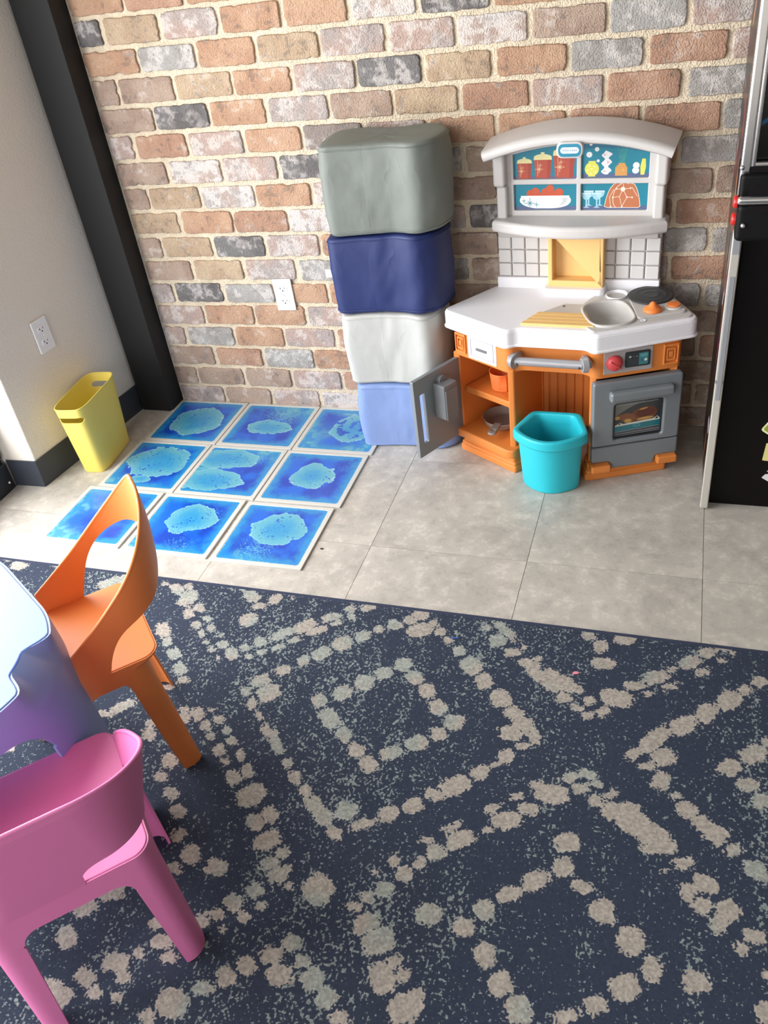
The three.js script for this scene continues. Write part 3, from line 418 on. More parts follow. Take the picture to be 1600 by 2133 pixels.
// ---------------------------------------------------------------- toy kitchen
const KP = [-0.302, 0, 0.048], KT = -0.07;
{
  const kitchen = thing('play_kitchen', 'orange and white plastic play kitchen with painted shelves against the brick wall', 'play kitchen', KP, KT);
  const orange = mat('#d9813a', { roughness: 0.5 }), whiteP = mat('#f0eff2', { roughness: 0.38 }), greyP = mat('#c8c5c0', { roughness: 0.42 }), hutchP = mat('#c9c5c1', { roughness: 0.42 }), silver = mat('#80868a', { roughness: 0.42, metalness: 0.2 }), yellowP = mat('#f0c57f', { roughness: 0.5 }), darkP = mat('#3b3b3c', { roughness: 0.6 }), barP = mat('#a5a5a8', { roughness: 0.35, metalness: 0.3 }), tangerine = mat('#ee8440', { roughness: 0.45 }), red = mat('#cf4a4c', { roughness: 0.4 });
  const TOP = 0.495;
  // local frame of an angled front: x along the face, y up, z out
  const face = (p0, p1) => { const d = new THREE.Vector3(p1[0] - p0[0], 0, p1[1] - p0[1]); const w = d.length(); d.normalize(); const n = new THREE.Vector3(-d.z, 0, d.x); return { w, m: new THREE.Matrix4().makeBasis(d, new THREE.Vector3(0, 1, 0), n).setPosition(p0[0], 0, p0[1]) }; };
  const FR = face([0.108, 0.290], [0.336, 0.180]), FL = face([-0.342, 0.184], [-0.138, 0.286]);
  const on = (F, g) => g.applyMatrix4(F.m);

  // --- counter with a hole for the sink
  const counterPts = (g) => [[-0.243 - g, -0.026], [-0.373 - g, 0.184, 0.03], [-0.142, 0.312 + g, 0.020], [-0.112, 0.290 + g, 0.012], [0.084, 0.290 + g, 0.012], [0.112, 0.314 + g, 0.020], [0.376 + g, 0.170, 0.03], [0.256 + g, -0.026]];
  const u = new THREE.Vector2(0.909, -0.416), v = new THREE.Vector2(0.416, 0.909), SC = new THREE.Vector2(0.127, 0.180);
  const sinkPts = (r, cut, n = 56) => { const o = []; for (let i = 0; i < n; i++) { const a = i / n * Math.PI * 2; let x = Math.cos(a) * r, y = Math.sin(a) * r; { const q = Math.abs(x) / cut; x = Math.sign(x) * cut * Math.pow(1 - Math.exp(-Math.pow(q, 3)), 1 / 3) * 1.04; } o.push(new THREE.Vector2(SC.x + u.x * x + v.x * y, SC.y + u.y * x + v.y * y)); } return o; };
  const cs = roundPoly(counterPts(0), 0.02); cs.holes.push(new THREE.Path(sinkPts(0.090, 0.068)));
  const hollow = (g) => { const a = roundPoly(counterPts(g), 0.02); a.holes.push(roundPoly([[-0.235, -0.018], [-0.35, 0.184], [-0.138, 0.296], [-0.108, 0.278], [0.08, 0.278], [0.108, 0.296], [0.352, 0.170], [0.246, -0.018]], 0.015)); return a; };
  obj('counter', [prism(cs, TOP - 0.014, TOP, 0.007, 4), prism(hollow(0.002), TOP - 0.050, TOP - 0.008, 0.001), prism(hollow(0.006), TOP - 0.056, TOP - 0.049, 0.002)].map((g, i) => g), whiteP, kitchen);
  // --- grey sink and hob panel
  const panel = (() => { const s = roundPoly([[0.104, 0.298, 0.008], [0.358, 0.166, 0.02], [0.266, 0.006, 0.02], [0.158, 0.006, 0.02], [0.070, 0.040, 0.02], [0.022, 0.185, 0.02], [0.05, 0.235, 0.02]], 0.015); s.holes.push(new THREE.Path(sinkPts(0.085, 0.063))); return s; })();
  const hob = obj('hob_panel', [prism(panel, TOP - 0.002, TOP + 0.005, 0.002)], greyP, kitchen);
  {
    const ringAt = (r, c, y) => sinkPts(r, c).map((p) => [p.x, y, p.y]);
    obj('sink_basin', [loft([ringAt(0.092, 0.069, TOP + 0.002), ringAt(0.092, 0.069, TOP + 0.008), ringAt(0.089, 0.067, TOP + 0.011), ringAt(0.083, 0.062, TOP + 0.010), ringAt(0.081, 0.060, TOP + 0.004), ringAt(0.076, 0.056, TOP - 0.036), ringAt(0.068, 0.050, TOP - 0.047), ringAt(0.05, 0.038, TOP - 0.049)], false, true), cyl(0.009, 0.009, 0.002, SC.x, TOP - 0.048, SC.y, 16)], greyP, hob);
    // the basin sits inside the counter depth
    const raised = roundPoly([[0.212, 0.212, 0.012], [0.340, 0.150, 0.02], [0.264, 0.02, 0.03], [0.205, 0.005, 0.03], [0.168, 0.075, 0.02]], 0.02);
    obj('hob_step', prism(raised, TOP + 0.003, TOP + 0.011, 0.003), greyP, hob);
    obj('burner', [lathe([[0, 0], [0.061, 0], [0.064, 0.002], [0.064, 0.005], [0.060, 0.007], [0.048, 0.006], [0.046, 0.0075], [0.041, 0.0075], [0.039, 0.006], [0.026, 0.006], [0.024, 0.0075], [0.019, 0.0075], [0.017, 0.006], [0, 0.006]]).translate(0.228, TOP + 0.010, 0.060)], darkP, hob);
    obj('hob_knob', [lathe([[0, 0], [0.026, 0], [0.026, 0.006], [0.022, 0.011], [0.013, 0.015], [0.008, 0.024], [0.003, 0.028], [0, 0.028]]).translate(0.246, TOP + 0.009, 0.158), box(0.008, 0.010, 0.022, 0.003, 0.246, TOP + 0.018, 0.158)], tangerine, hob);
    obj('button', [lathe([[0, 0], [0.019, 0], [0.019, 0.003], [0.017, 0.005], [0, 0.006]]).translate(0.299, TOP + 0.015, 0.126)], tangerine, hob);
    obj('button_seat', [lathe([[0.026, 0], [0.025, 0.004], [0.021, 0.006], [0, 0.006]]).translate(0.299, TOP + 0.0095, 0.126)], greyP, hob);
    obj('spice_cup', [lathe([[0.024, -0.03], [0.030, 0.004], [0.032, 0.010], [0.030, 0.011], [0.028, 0.006], [0.022, -0.01], [0, -0.012]]).translate(0.131, TOP + 0.002, 0.056)], whiteP, hob);
    obj('screw_hole', [lathe([[0, 0], [0.010, 0], [0.008, 0.0012], [0.004, 0.001], [0.003, -0.001], [0, -0.001]], 24).translate(0.228, TOP + 0.0052, 0.214)], whiteP, hob);
  }
  // --- cutting board with grooves
  {
    const cb = obj('cutting_board', [plan([[-0.070, 0.190], [-0.010, 0.119], [0.044, 0.119], [0.072, 0.190]], TOP - 0.002, TOP + 0.004, 0.004, 0.0015)], greyP, kitchen);
    const zs = [0.188, 0.208, 0.230, 0.251, 0.272];
    for (let i = 0; i < 4; i++) { const l = (z) => lerp(-0.0725, -0.106, (z - 0.19) / 0.08), r = (z) => lerp(0.0700, 0.1035, (z - 0.19) / 0.08); obj('board_slat', plan([[l(zs[i]), zs[i]], [r(zs[i]), zs[i]], [r(zs[i + 1] - 0.001), zs[i + 1] - 0.001], [l(zs[i + 1] - 0.001), zs[i + 1] - 0.001]], TOP - 0.001, TOP + 0.008, 0.003, 0.0025), yellowP, cb); }
    obj('screw_hole', cyl(0.004, 0.004, 0.001, -0.008, TOP + 0.0045, 0.138, 14), darkP, cb);
  }
  // --- orange apron under the counter, with embossed squares
  const A0 = 0.345, A1 = TOP - 0.052;
  const apron = [plan([[-0.235, -0.024], [-0.342, 0.182, 0.02], [-0.142, 0.288, 0.022], [-0.108, 0.262, 0.02], [0.080, 0.262, 0.02], [0.112, 0.292, 0.022], [0.338, 0.178, 0.02], [0.235, -0.024], [0.16, -0.024], [0.2, 0.11], [0.09, 0.19], [-0.09, 0.19], [-0.2, 0.11], [-0.16, -0.024]], A0, A1, 0.008, 0.004)];
  for (const [F, x] of [[FL, 0.032], [FR, FR.w - 0.032]]) for (const [r0, r1, d] of [[0.024, 0.019, 0.005], [0.0145, 0.010, 0.004], [0.0065, 0.0, 0.004]]) {
    const s = rrect(x - r0 * 0.9, (A0 + A1) / 2 - r0 * 1.35, x + r0 * 0.9, (A0 + A1) / 2 + r0 * 1.35, 0.003); if (r1) s.holes.push(rrect(x - r1 * 0.9, (A0 + A1) / 2 - r1 * 1.35, x + r1 * 0.9, (A0 + A1) / 2 + r1 * 1.35, 0.003));
    apron.push(on(F, plate(s, d + 0.004, 0.0015).translate(0, 0, -0.003)));
  }
  // --- cabinet shell: two boxes either side of the knee space
  const shell = [];
  for (const s of [-1, 1]) {
    const mir = (pts) => pts.map(([x, z, r]) => [s * x, z, r]);
    const fix = (pts) => mir(pts).map(([x, z, r]) => [x - 0.015 * sstep(0.05, 0.28, z), z, r]);
    shell.push(plan(fix([[0.235, -0.022], [0.338, 0.184], [0.318, 0.184], [0.215, -0.022]]), 0.05, A0 + 0.01, 0.004));          // outer side
    shell.push(plan(fix([[0.132, 0.284, 0.006], [0.112, 0.282, 0.006], [0.086, 0.06], [0.106, 0.06]]), 0.05, A0 + 0.01, 0.004));  // inner side
    shell.push(plan(fix([[0.235, -0.022], [0.086, -0.022], [0.086, -0.006], [0.235, -0.006]]), 0.05, A0 + 0.01, 0.004));          // back
    shell.push(plan(fix([[0.106, 0.0], [0.106, 0.08], [0.086, 0.08], [0.086, 0.0]]), 0.05, A0 + 0.01, 0.004));
    shell.push(plan(fix([[0.100, 0.286, 0.012], [0.112, 0.310, 0.012], [0.136, 0.312, 0.014], ...(s < 0 ? [[0.352, 0.196, 0.014]] : [[0.335, 0.172, 0.014]]), [0.242, -0.024], [0.090, -0.024]]).map(([x, z, r]) => [x, s > 0 ? z - 0.045 * sstep(0.1, 0.3, z) : z, r]), 0.056, 0.086, 0.012, 0.006)); // floor slab
    // plinth in two steps, flaring to the ground
    const foot = (g, y0, y1, b) => plan(fix([[0.100 - g, 0.262, 0.012], [0.118 - g * 0.6, 0.296 + g, 0.012], [0.318 + g, 0.190 + g * 0.5, 0.012], [0.215 + g, -0.02], [0.110, -0.02]]), y0, y1, 0.012, b);
    shell.push(foot(0.004, 0.030, 0.060, 0.004), foot(0.010, 0.020, 0.036, 0.005), foot(0.014, 0, 0.024, 0.005));
  }
  shell.push(plan([[-0.318, 0.176], [-0.128, 0.268], [-0.098, 0.06], [-0.1, -0.01], [-0.22, -0.01]], 0.208, 0.230, 0.006, 0.004));   // middle shelf, left
  shell.push(slab(-0.108, 0.05, 0.052, 0.1, A0 + 0.02, 0.064));                                                                         // knee space back
  const body = obj('cabinet_body', shell.concat(apron), orange, kitchen);
  for (let i = 0; i < 7; i++) obj('molded_plank', slab(-0.094 + i * 0.0272, 0.055, 0.060, -0.094 + i * 0.0272 + 0.0245, 0.318, 0.069, 0.003), orange, body);
  obj('molded_rail', [slab(-0.095, 0.318, 0.060, 0.095, 0.345, 0.074, 0.004), box(0.012, 0.012, 0.17, 0.004, 0.094, 0.338, 0.150), box(0.012, 0.012, 0.17, 0.004, -0.108, 0.338, 0.150)], orange, body);
  // --- drawer front (left) and its slot
  {
    const d = obj('drawer_front', on(FL, plate(rrect(0.064, 0.354, 0.180, 0.434, 0.004), 0.006, 0.002).translate(0, 0, -0.001)), whiteP, kitchen);
    const s = rrect(0.074, 0.364, 0.170, 0.425, 0.003); s.holes.push(rrect(0.079, 0.369, 0.165, 0.420, 0.003));
    obj('drawer_molding', on(FL, plate(s, 0.002, 0.0006).translate(0, 0, 0.0046)), mat('#b4b1b9', { roughness: 0.5 }), d);
    obj('drawer_slot', on(FL, plate(rrect(0.099, 0.388, 0.143, 0.397, 0.003), 0.0024).translate(0, 0, 0.0046)), mat('#6c6c70', { roughness: 0.5 }), d);
  }
  // --- control panel (right)
  {
    const c = obj('control_panel', on(FR, plate(rrect(0.028, 0.358, 0.168, 0.430, 0.003), 0.006, 0.0015).translate(0, 0, -0.001)), mat('#a9a3a1', { roughness: 0.5 }), kitchen);
    obj('control_knob', on(FR, lathe([[0, 0.02], [0.012, 0.019], [0.020, 0.014], [0.0235, 0.006], [0.0235, 0]]).rotateX(Math.PI / 2).translate(0.058, 0.393, 0.004)), red, c);
    obj('knob_ridge', on(FR, box(0.004, 0.040, 0.006, 0.002).rotateZ(0.9).translate(0.058, 0.393, 0.0225)), red, c);
    const scr = canvasTex(512, 320, (x) => {
      x.fillStyle = '#23252a'; x.fillRect(0, 0, 512, 320); x.fillStyle = '#3a4a4f'; x.fillRect(14, 14, 484, 292); x.fillStyle = '#2b3033'; x.fillRect(30, 30, 236, 260); x.fillStyle = '#3f7d84'; x.fillRect(280, 22, 208, 276);
      x.strokeStyle = '#8fc3c4'; x.lineWidth = 7; x.beginPath(); x.roundRect(315, 58, 148, 50, 24); x.stroke(); x.fillStyle = '#6fb4b6'; x.fillRect(330, 76, 118, 14);
      x.fillStyle = '#d8d8d2'; x.save(); x.translate(80, 90); x.rotate(0.78); x.fillRect(-22, -22, 44, 44); x.fillStyle = '#2b3033'; x.fillRect(-8, -8, 16, 16); x.restore();
      x.fillStyle = '#4d5459'; x.fillRect(140, 68, 46, 46); x.fillStyle = '#cfd2cf'; x.beginPath(); x.arc(232, 92, 12, 0, 7); x.fill();
      for (let r = 0; r < 3; r++) for (let k = 0; k < 4; k++) { x.fillStyle = '#454c50'; x.fillRect(44 + k * 54, 150 + r * 46, 40, 30); }
      x.fillStyle = '#1c3338'; x.beginPath(); x.moveTo(325, 190); x.lineTo(345, 160); x.lineTo(365, 190); x.closePath(); x.fill(); x.beginPath(); x.moveTo(325, 205); x.lineTo(345, 235); x.lineTo(365, 205); x.closePath(); x.fill();
      x.fillStyle = '#e8ebe6'; x.beginPath(); x.arc(435, 195, 30, 0, 7); x.fill(); x.fillStyle = '#7a9d9a'; x.fillRect(424, 192, 22, 7);
    });
    const p = new THREE.PlaneGeometry(0.065, 0.042); obj('display_frame', on(FR, plate(rrect(0.088, 0.373, 0.160, 0.421, 0.006), 0.006, 0.002).translate(0, 0, 0.003)), mat('#2f3438', { roughness: 0.4 }), c);
    obj('display', on(FR, p.translate(0.124, 0.397, 0.0093)), new THREE.MeshPhysicalMaterial({ map: scr, roughness: 0.35 }), c);
  }
  // --- towel bar
  {
    const y = 0.402, z = 0.312, rod = new THREE.CylinderGeometry(0.0125, 0.0125, 0.196, 24).rotateZ(Math.PI / 2).translate(-0.016, y, z), ends = [];
    for (const s of [-1, 1]) ends.push(new THREE.CylinderGeometry(0.021, 0.023, 0.016, 28).rotateZ(Math.PI / 2).rotateY(s * 0.5).translate(s * 0.102 - 0.016, y, z - 0.001), box(0.018, 0.024, 0.05, 0.006).rotateY(s * 0.5).translate(s * 0.105 - 0.016, y, z - 0.022));
    const t = obj('towel_bar', [rod, ...ends], barP, kitchen);
    for (const s of [-1, 1]) obj('screw', new THREE.SphereGeometry(0.0035, 10, 8).translate(s * 0.090 - 0.016, y - 0.004, z + 0.0125), darkP, t);
  }
  // --- open cabinet door: hinge at the outer left stile, swung out past the side
  {
    const c = Math.cos(KT), s = Math.sin(KT), loc = (wx, wz) => { const dx = wx - KP[0], dz = wz - KP[2]; return [dx * c - dz * s, dx * s + dz * c]; };
    const hinge = loc(-0.651, 0.205), free = loc(-0.752, 0.385), F = face(hinge, free);   // inner face looks away from the stack
    const sh = rrect(0, 0.062, F.w, 0.336, 0.004); sh.holes.push(rrect(F.w - 0.046, 0.104, F.w - 0.024, 0.282, 0.006));
    const d = obj('cabinet_door', [on(F, plate(sh, 0.014, 0.0015).translate(0, 0, -0.007)), on(F, box(0.010, 0.27, 0.010, 0.003, 0.012, 0.199, 0))], silver, kitchen);
    const back = -1;  // the side that faces the viewer
    const br = rrect(0, 0, 0.060, 0.12, 0.006);
    obj('paper_holder', [on(F, plate(br, 0.050, 0.005).translate(0.064, 0.178, -0.056)), on(F, plate(roundPoly([[0, 0.012], [0.01, 0], [0.02, 0.010], [0.03, -0.002], [0.04, 0.010], [0.052, 0], [0.052, 0.105], [0, 0.105]], 0.002), 0.004, 0.001).translate(0.068, 0.176, -0.059)), on(F, new THREE.CylinderGeometry(0.016, 0.016, 0.02, 20).rotateX(Math.PI / 2).translate(0.092, 0.300, back * 0.014))], mat('#777a7c', { roughness: 0.45, metalness: 0.15 }), d);
  }
  // --- oven door, handle, printed window, drawer line and tabs
  {
    const x0 = -0.004, x1 = FR.w + 0.004;
    const upper = rrect(x0, 0.124, x1, 0.340, 0.010); upper.holes.push(rrect(0.060, 0.142, 0.206, 0.264, 0.010));
    const lower = roundPoly([[x0, 0.066, 0.008], [0.050, 0.066, 0.004], [0.056, 0.040, 0.004], [0.186, 0.040, 0.004], [0.192, 0.066, 0.004], [x1, 0.066, 0.008], [x1, 0.1205, 0.004], [x0, 0.1205, 0.004]], 0.006);
    const door = obj('oven_door', [on(FR, plate(upper, 0.026, 0.006, 4).translate(0, 0, -0.006)), on(FR, plate(lower, 0.025, 0.005, 3).translate(0, 0, -0.006)), on(FR, slab(x0 + 0.004, 0.07, -0.008, x1 - 0.004, 0.335, 0.006))], silver, kitchen);
    obj('oven_handle', [on(FR, box(0.186, 0.030, 0.026, 0.008, 0.134, 0.298, 0.032, 4))], silver, door);
    const s = rrect(0.058, 0.140, 0.208, 0.266, 0.012); s.holes.push(rrect(0.065, 0.147, 0.201, 0.259, 0.008)); obj('window_bezel', on(FR, plate(s, 0.006, 0.001).translate(0, 0, 0.006)), mat('#24272a', { roughness: 0.35 }), door);
    const roast = canvasTex(640, 512, (x, W, H) => {
      x.fillStyle = '#35383a'; x.fillRect(0, 0, W, H); x.fillStyle = '#6d6c68'; x.beginPath(); x.moveTo(0, 0); x.lineTo(W * 0.8, 0); x.quadraticCurveTo(W * 0.3, H * 0.1, 0, H * 0.42); x.fill();
      x.strokeStyle = '#7e8688'; x.lineWidth = 12; x.beginPath(); x.moveTo(30, 40); x.lineTo(W - 40, 24); x.stroke();
      x.fillStyle = '#6a3a22'; x.beginPath(); x.ellipse(410, 210, 180, 105, -0.12, 0, 7); x.fill(); x.fillStyle = '#57281c'; x.beginPath(); x.ellipse(430, 190, 130, 70, -0.1, 0, 7); x.fill();
      x.fillStyle = '#7b4a2a'; x.beginPath(); x.ellipse(190, 240, 110, 70, 0.25, 0, 7); x.fill(); x.beginPath(); x.ellipse(90, 215, 70, 40, -0.2, 0, 7); x.fill(); x.fillStyle = '#b08a4a'; x.beginPath(); x.ellipse(40, 225, 34, 26, 0, 0, 7); x.fill(); x.beginPath(); x.ellipse(190, 285, 52, 32, 0.1, 0, 7); x.fill();
      x.fillStyle = '#b68a48'; x.beginPath(); x.ellipse(430, 278, 120, 20, -0.05, 0, 7); x.fill(); x.beginPath(); x.ellipse(400, 130, 60, 11, -0.15, 0, 7); x.fill();
      x.fillStyle = '#cfcabb'; x.beginPath(); x.moveTo(0, 345); x.lineTo(90, 300); x.lineTo(120, 325); x.lineTo(540, 300); x.lineTo(600, 268); x.lineTo(W, 315); x.lineTo(W, 345); x.lineTo(0, 375); x.fill();
      x.fillStyle = '#1d1d1e'; x.beginPath(); x.moveTo(50, 330); x.lineTo(105, 300); x.lineTo(80, 335); x.fill(); x.beginPath(); x.moveTo(560, 305); x.lineTo(600, 275); x.lineTo(610, 310); x.fill();
      x.fillStyle = '#1f6d78'; x.beginPath(); x.moveTo(0, 355); x.lineTo(W, 325); x.lineTo(W, 415); x.lineTo(0, 440); x.fill(); x.strokeStyle = '#7fb7bc'; x.lineWidth = 5; x.beginPath(); x.roundRect(270, 352, 92, 34, 16); x.stroke();
      x.fillStyle = '#47474e'; x.fillRect(0, 436, W, 40); x.strokeStyle = '#9aa0a4'; x.lineWidth = 6; for (const y of [430, 470, 498]) { x.beginPath(); x.moveTo(0, y + 10); x.lineTo(W, y - 14); x.stroke(); }
    });
    obj('oven_window', on(FR, new THREE.PlaneGeometry(0.138, 0.114).translate(0.133, 0.203, 0.0085)), new THREE.MeshPhysicalMaterial({ map: roast, roughness: 0.2, clearcoat: 0.5, clearcoatRoughness: 0.1 }), door);
    obj('hinge_tab', on(FR, box(0.060, 0.026, 0.04, 0.006, 0.022, 0.052, 0.018)), orange, body); obj('hinge_tab', on(FR, box(0.062, 0.026, 0.04, 0.006, 0.224, 0.054, 0.016)), orange, body);
  }
  // --- back panel with tiles and yellow niche
  {
    const back = obj('backsplash', [slab(-0.242, TOP - 0.01, -0.026, 0.242, 0.70, -0.012, 0.004), slab(-0.234, 0.655, -0.02, 0.234, 0.70, 0.01, 0.004)], mat('#bcb8b4', { roughness: 0.6 }), kitchen);
    const tg = box(0.0397, 0.0397, 0.010, 0.004), tm = mat('#d3d0cd', { roughness: 0.45 });
    for (const s of [-1, 1]) for (let i = 0; i < 4; i++) for (let j = 0; j < 4; j++) { const o = obj('wall_tile', tg, tm, back); o.position.set(s * (0.2205 - i * 0.0425), 0.5495 + j * 0.0425, -0.0090); }
    obj('upstand', [slab(-0.245, TOP - 0.006, -0.026, 0.245, 0.528, 0.003, 0.004), plan([[-0.090, -0.02], [-0.088, 0.050, 0.010], [-0.078, 0.058, 0.010], [0.082, 0.058, 0.010], [0.092, 0.050, 0.010], [0.094, -0.02]], TOP - 0.004, 0.517, 0.005, 0.003)], whiteP, kitchen);
    const fr = rrect(-0.078, 0.516, 0.086, 0.690, 0.004); fr.holes.push(rrect(-0.064, 0.536, 0.072, 0.682, 0.004));
    obj('niche', [plate(fr, 0.052, 0.003).translate(0, 0, -0.014), slab(-0.075, 0.53, -0.012, 0.083, 0.685, -0.002)], yellowP, kitchen);
  }
  // --- bowed shelf
  { const pts = []; for (let i = 0; i <= 24; i++) { const x = -0.262 + 0.524 * i / 24; pts.push(new THREE.Vector2(x, 0.045 + 0.062 * (1 - (x / 0.262) ** 2))); } const s = new THREE.Shape(); s.moveTo(-0.25, -0.03); s.lineTo(-0.262, -0.01); for (const p of pts) s.lineTo(p.x, p.y); s.lineTo(0.262, -0.01); s.lineTo(0.25, -0.03); s.closePath(); obj('shelf', prism(s, 0.684, 0.720, 0.011, 5).scale(0.955, 1, 1).translate(0.008, 0, 0), hutchP, kitchen); }
  // --- shelf hutch: posts, frame, panes with printed crockery, arched roof and badge
  {
    const W0 = 0.184, yB = 0.735, yM0 = 0.809, yM1 = 0.824, arch = (x) => 0.893 + 0.024 * (1 - ((x - 0.006) / 0.19) ** 2);
    const outline = new THREE.Shape(); outline.moveTo(-0.232, 0.70); outline.lineTo(-0.232, 0.805); outline.lineTo(-0.238, 0.825); outline.lineTo(-0.238, 0.93); for (let i = 0; i <= 16; i++) { const x = -0.238 + 0.476 * i / 16; outline.lineTo(x, 0.93 + 0.03 * (1 - (x / 0.238) ** 2)); } outline.lineTo(0.238, 0.825); outline.lineTo(0.232, 0.805); outline.lineTo(0.232, 0.70); outline.closePath();
    const panes = [];
    const paneShape = (x0, x1, y0, top) => { const s = new THREE.Shape(); s.moveTo(x0 + 0.004, y0); s.lineTo(x1 - 0.004, y0); s.quadraticCurveTo(x1, y0, x1, y0 + 0.004); for (let i = 0; i <= 14; i++) { const x = lerp(x1, x0, i / 14); s.lineTo(x, top(x)); } s.lineTo(x0, y0 + 0.004); s.quadraticCurveTo(x0, y0, x0 + 0.004, y0); return s; };
    const cells = [[-W0, -0.0015, yM1, arch], [0.0115, 0.196, yM1, arch], [-W0, -0.0015, yB, () => yM0], [0.0115, 0.196, yB, () => yM0]];
    const holed = outline.clone(); for (const [a, b, y, t] of cells) { holed.holes.push(paneShape(a, b, y, t)); panes.push(paneShape(a, b, y, t)); }
    obj('hutch_back', [plate(outline, 0.020, 0.002).translate(0, 0, -0.026)], hutchP, kitchen);
    const fr = obj('hutch_frame', [plate(holed, 0.012, 0.003, 3).translate(0, 0, -0.008), slab(-0.231, 0.71, -0.026, -0.200, 0.81, 0.026, 0.008), slab(-0.238, 0.81, -0.026, -0.202, 0.93, 0.034, 0.010), slab(0.214, 0.71, -0.026, 0.244, 0.81, 0.026, 0.008), slab(0.215, 0.81, -0.026, 0.250, 0.93, 0.034, 0.010)], hutchP, kitchen);
    const art = canvasTex(1600, 980, (x) => {
      x.fillStyle = '#1f7f94'; x.fillRect(0, 0, 1600, 980);
      x.fillStyle = '#2b6c86'; x.beginPath(); x.moveTo(790, 130); x.quadraticCurveTo(1200, 120, 1560, 240); x.lineTo(1560, 290); x.quadraticCurveTo(1200, 190, 790, 220); x.fill();
      x.fillStyle = '#58668a'; for (const [a, b, y0, y1] of [[40, 740, 500, 560], [780, 1560, 485, 560], [40, 740, 830, 900], [780, 1560, 830, 900]]) x.fillRect(a, y0, b - a, y1 - y0);
      const star = (cx, cy, r, col, n = 8) => { x.strokeStyle = col; x.lineWidth = r * 0.11; for (let i = 0; i < n; i++) { const a = i / n * 6.283, l = i % 2 ? r * 0.6 : r; x.beginPath(); x.moveTo(cx, cy); x.lineTo(cx + Math.cos(a) * l, cy + Math.sin(a) * l); x.stroke(); } };
      const can = (x0, x1, yl, yt, yb) => {                       // canister: lid top, body top, bottom
        const w = x1 - x0; x.fillStyle = '#b4513f'; x.beginPath(); x.moveTo(x0 + 5, yt); x.lineTo(x1 - 5, yt); x.lineTo(x1 - w * 0.1, yb); x.lineTo(x0 + w * 0.1, yb); x.closePath(); x.fill(); x.fillStyle = '#a34636'; x.beginPath(); x.moveTo(x1 - w * 0.25, yt); x.lineTo(x1 - 5, yt); x.lineTo(x1 - w * 0.1, yb); x.lineTo(x1 - w * 0.28, yb); x.fill();
        x.fillStyle = '#e6dfa2'; x.beginPath(); x.moveTo(x0, yt + 4); x.lineTo(x0 + 6, lerp(yl, yt, 0.55)); x.quadraticCurveTo(x0 + w * 0.2, lerp(yl, yt, 0.3), x0 + w * 0.35, lerp(yl, yt, 0.28)); x.lineTo(x1 - w * 0.35, lerp(yl, yt, 0.28)); x.quadraticCurveTo(x1 - w * 0.2, lerp(yl, yt, 0.3), x1 - 6, lerp(yl, yt, 0.55)); x.lineTo(x1, yt + 4); x.closePath(); x.fill(); x.fillRect((x0 + x1) / 2 - w * 0.1, yl, w * 0.2, (yt - yl) * 0.4);
        star(x0 + w * 0.3, lerp(yt, yb, 0.52), w * 0.22, '#e2c79a'); star(x0 + w * 0.36, lerp(yt, yb, 0.3), w * 0.13, '#d9b388'); x.strokeStyle = '#d9b388'; x.lineWidth = 5; x.beginPath(); x.moveTo(x0 + w * 0.22, yt + 20); x.lineTo(x0 + w * 0.22, yb - 20); x.stroke();
      };
      can(95, 258, 290, 355, 530); can(275, 472, 240, 320, 525); can(482, 718, 175, 278, 525);
      const flower = (cx, cy, r) => { x.fillStyle = '#eef0ec'; for (let i = 0; i < 9; i++) { const a = i / 9 * 6.283; x.beginPath(); x.ellipse(cx + Math.cos(a) * r * 0.6, cy + Math.sin(a) * r * 0.6, r * 0.42, r * 0.2, a, 0, 7); x.fill(); } x.fillStyle = '#c9a06a'; x.beginPath(); x.arc(cx, cy, r * 0.22, 0, 7); x.fill(); };
      flower(868, 280, 34); flower(948, 225, 26); flower(884, 170, 18); flower(963, 348, 18);
      x.fillStyle = '#d8d65f'; x.beginPath(); x.arc(898, 435, 76, 0, 7); x.fill(); x.fillRect(862, 348, 76, 24); x.fillRect(860, 495, 74, 22); x.fillStyle = '#ece9a0'; for (const [a, b] of [[870, 400], [925, 410], [850, 450], [895, 435], [935, 465], [885, 485]]) { x.beginPath(); x.arc(a, b, 10, 0, 7); x.fill(); }
      x.fillStyle = '#e9e4e6'; x.beginPath(); x.moveTo(1035, 238); for (const [a, b] of [[1112, 285], [1072, 325], [1108, 370], [1068, 415], [1105, 460], [1070, 496]]) x.quadraticCurveTo(a + 4, b - 18, a, b); x.lineTo(1035, 496); for (const [a, b] of [[996, 460], [1030, 415], [998, 370], [1034, 325], [1000, 285], [1038, 238]]) x.quadraticCurveTo(a, b + 18, a, b); x.closePath(); x.fill(); for (const [a, b] of [[1030, 285], [1068, 365], [1032, 460]]) star(a, b, 22, '#b56a5c', 6);
      x.strokeStyle = '#4f9f78'; x.lineWidth = 3; { const R = rng(4); for (let i = 0; i < 260; i++) { const a = 1165 + R() * 120, b = 200 + R() * 175, s = 1 - (b - 200) / 260; x.beginPath(); x.moveTo(1215 + (a - 1225) * s, b); x.lineTo(1215 + (a - 1225) * s + (R() - 0.5) * 16, b + (R() - 0.5) * 16); x.stroke(); } }
      x.fillStyle = '#d39a55'; x.fillRect(1145, 418, 126, 94); x.fillRect(1160, 398, 98, 30); x.fillRect(1178, 376, 70, 30); star(1228, 450, 20, '#f0d9a6', 4);
      x.fillStyle = '#eef0f2'; x.beginPath(); x.ellipse(1362, 405, 34, 34, 0, 0, 7); x.fill(); x.beginPath(); x.ellipse(1358, 458, 36, 34, 0, 0, 7); x.fill(); x.fillStyle = '#dcd760'; x.beginPath(); x.moveTo(1420, 335); x.lineTo(1456, 335); x.lineTo(1462, 420); x.lineTo(1448, 506); x.lineTo(1410, 506); x.lineTo(1404, 420); x.closePath(); x.fill();
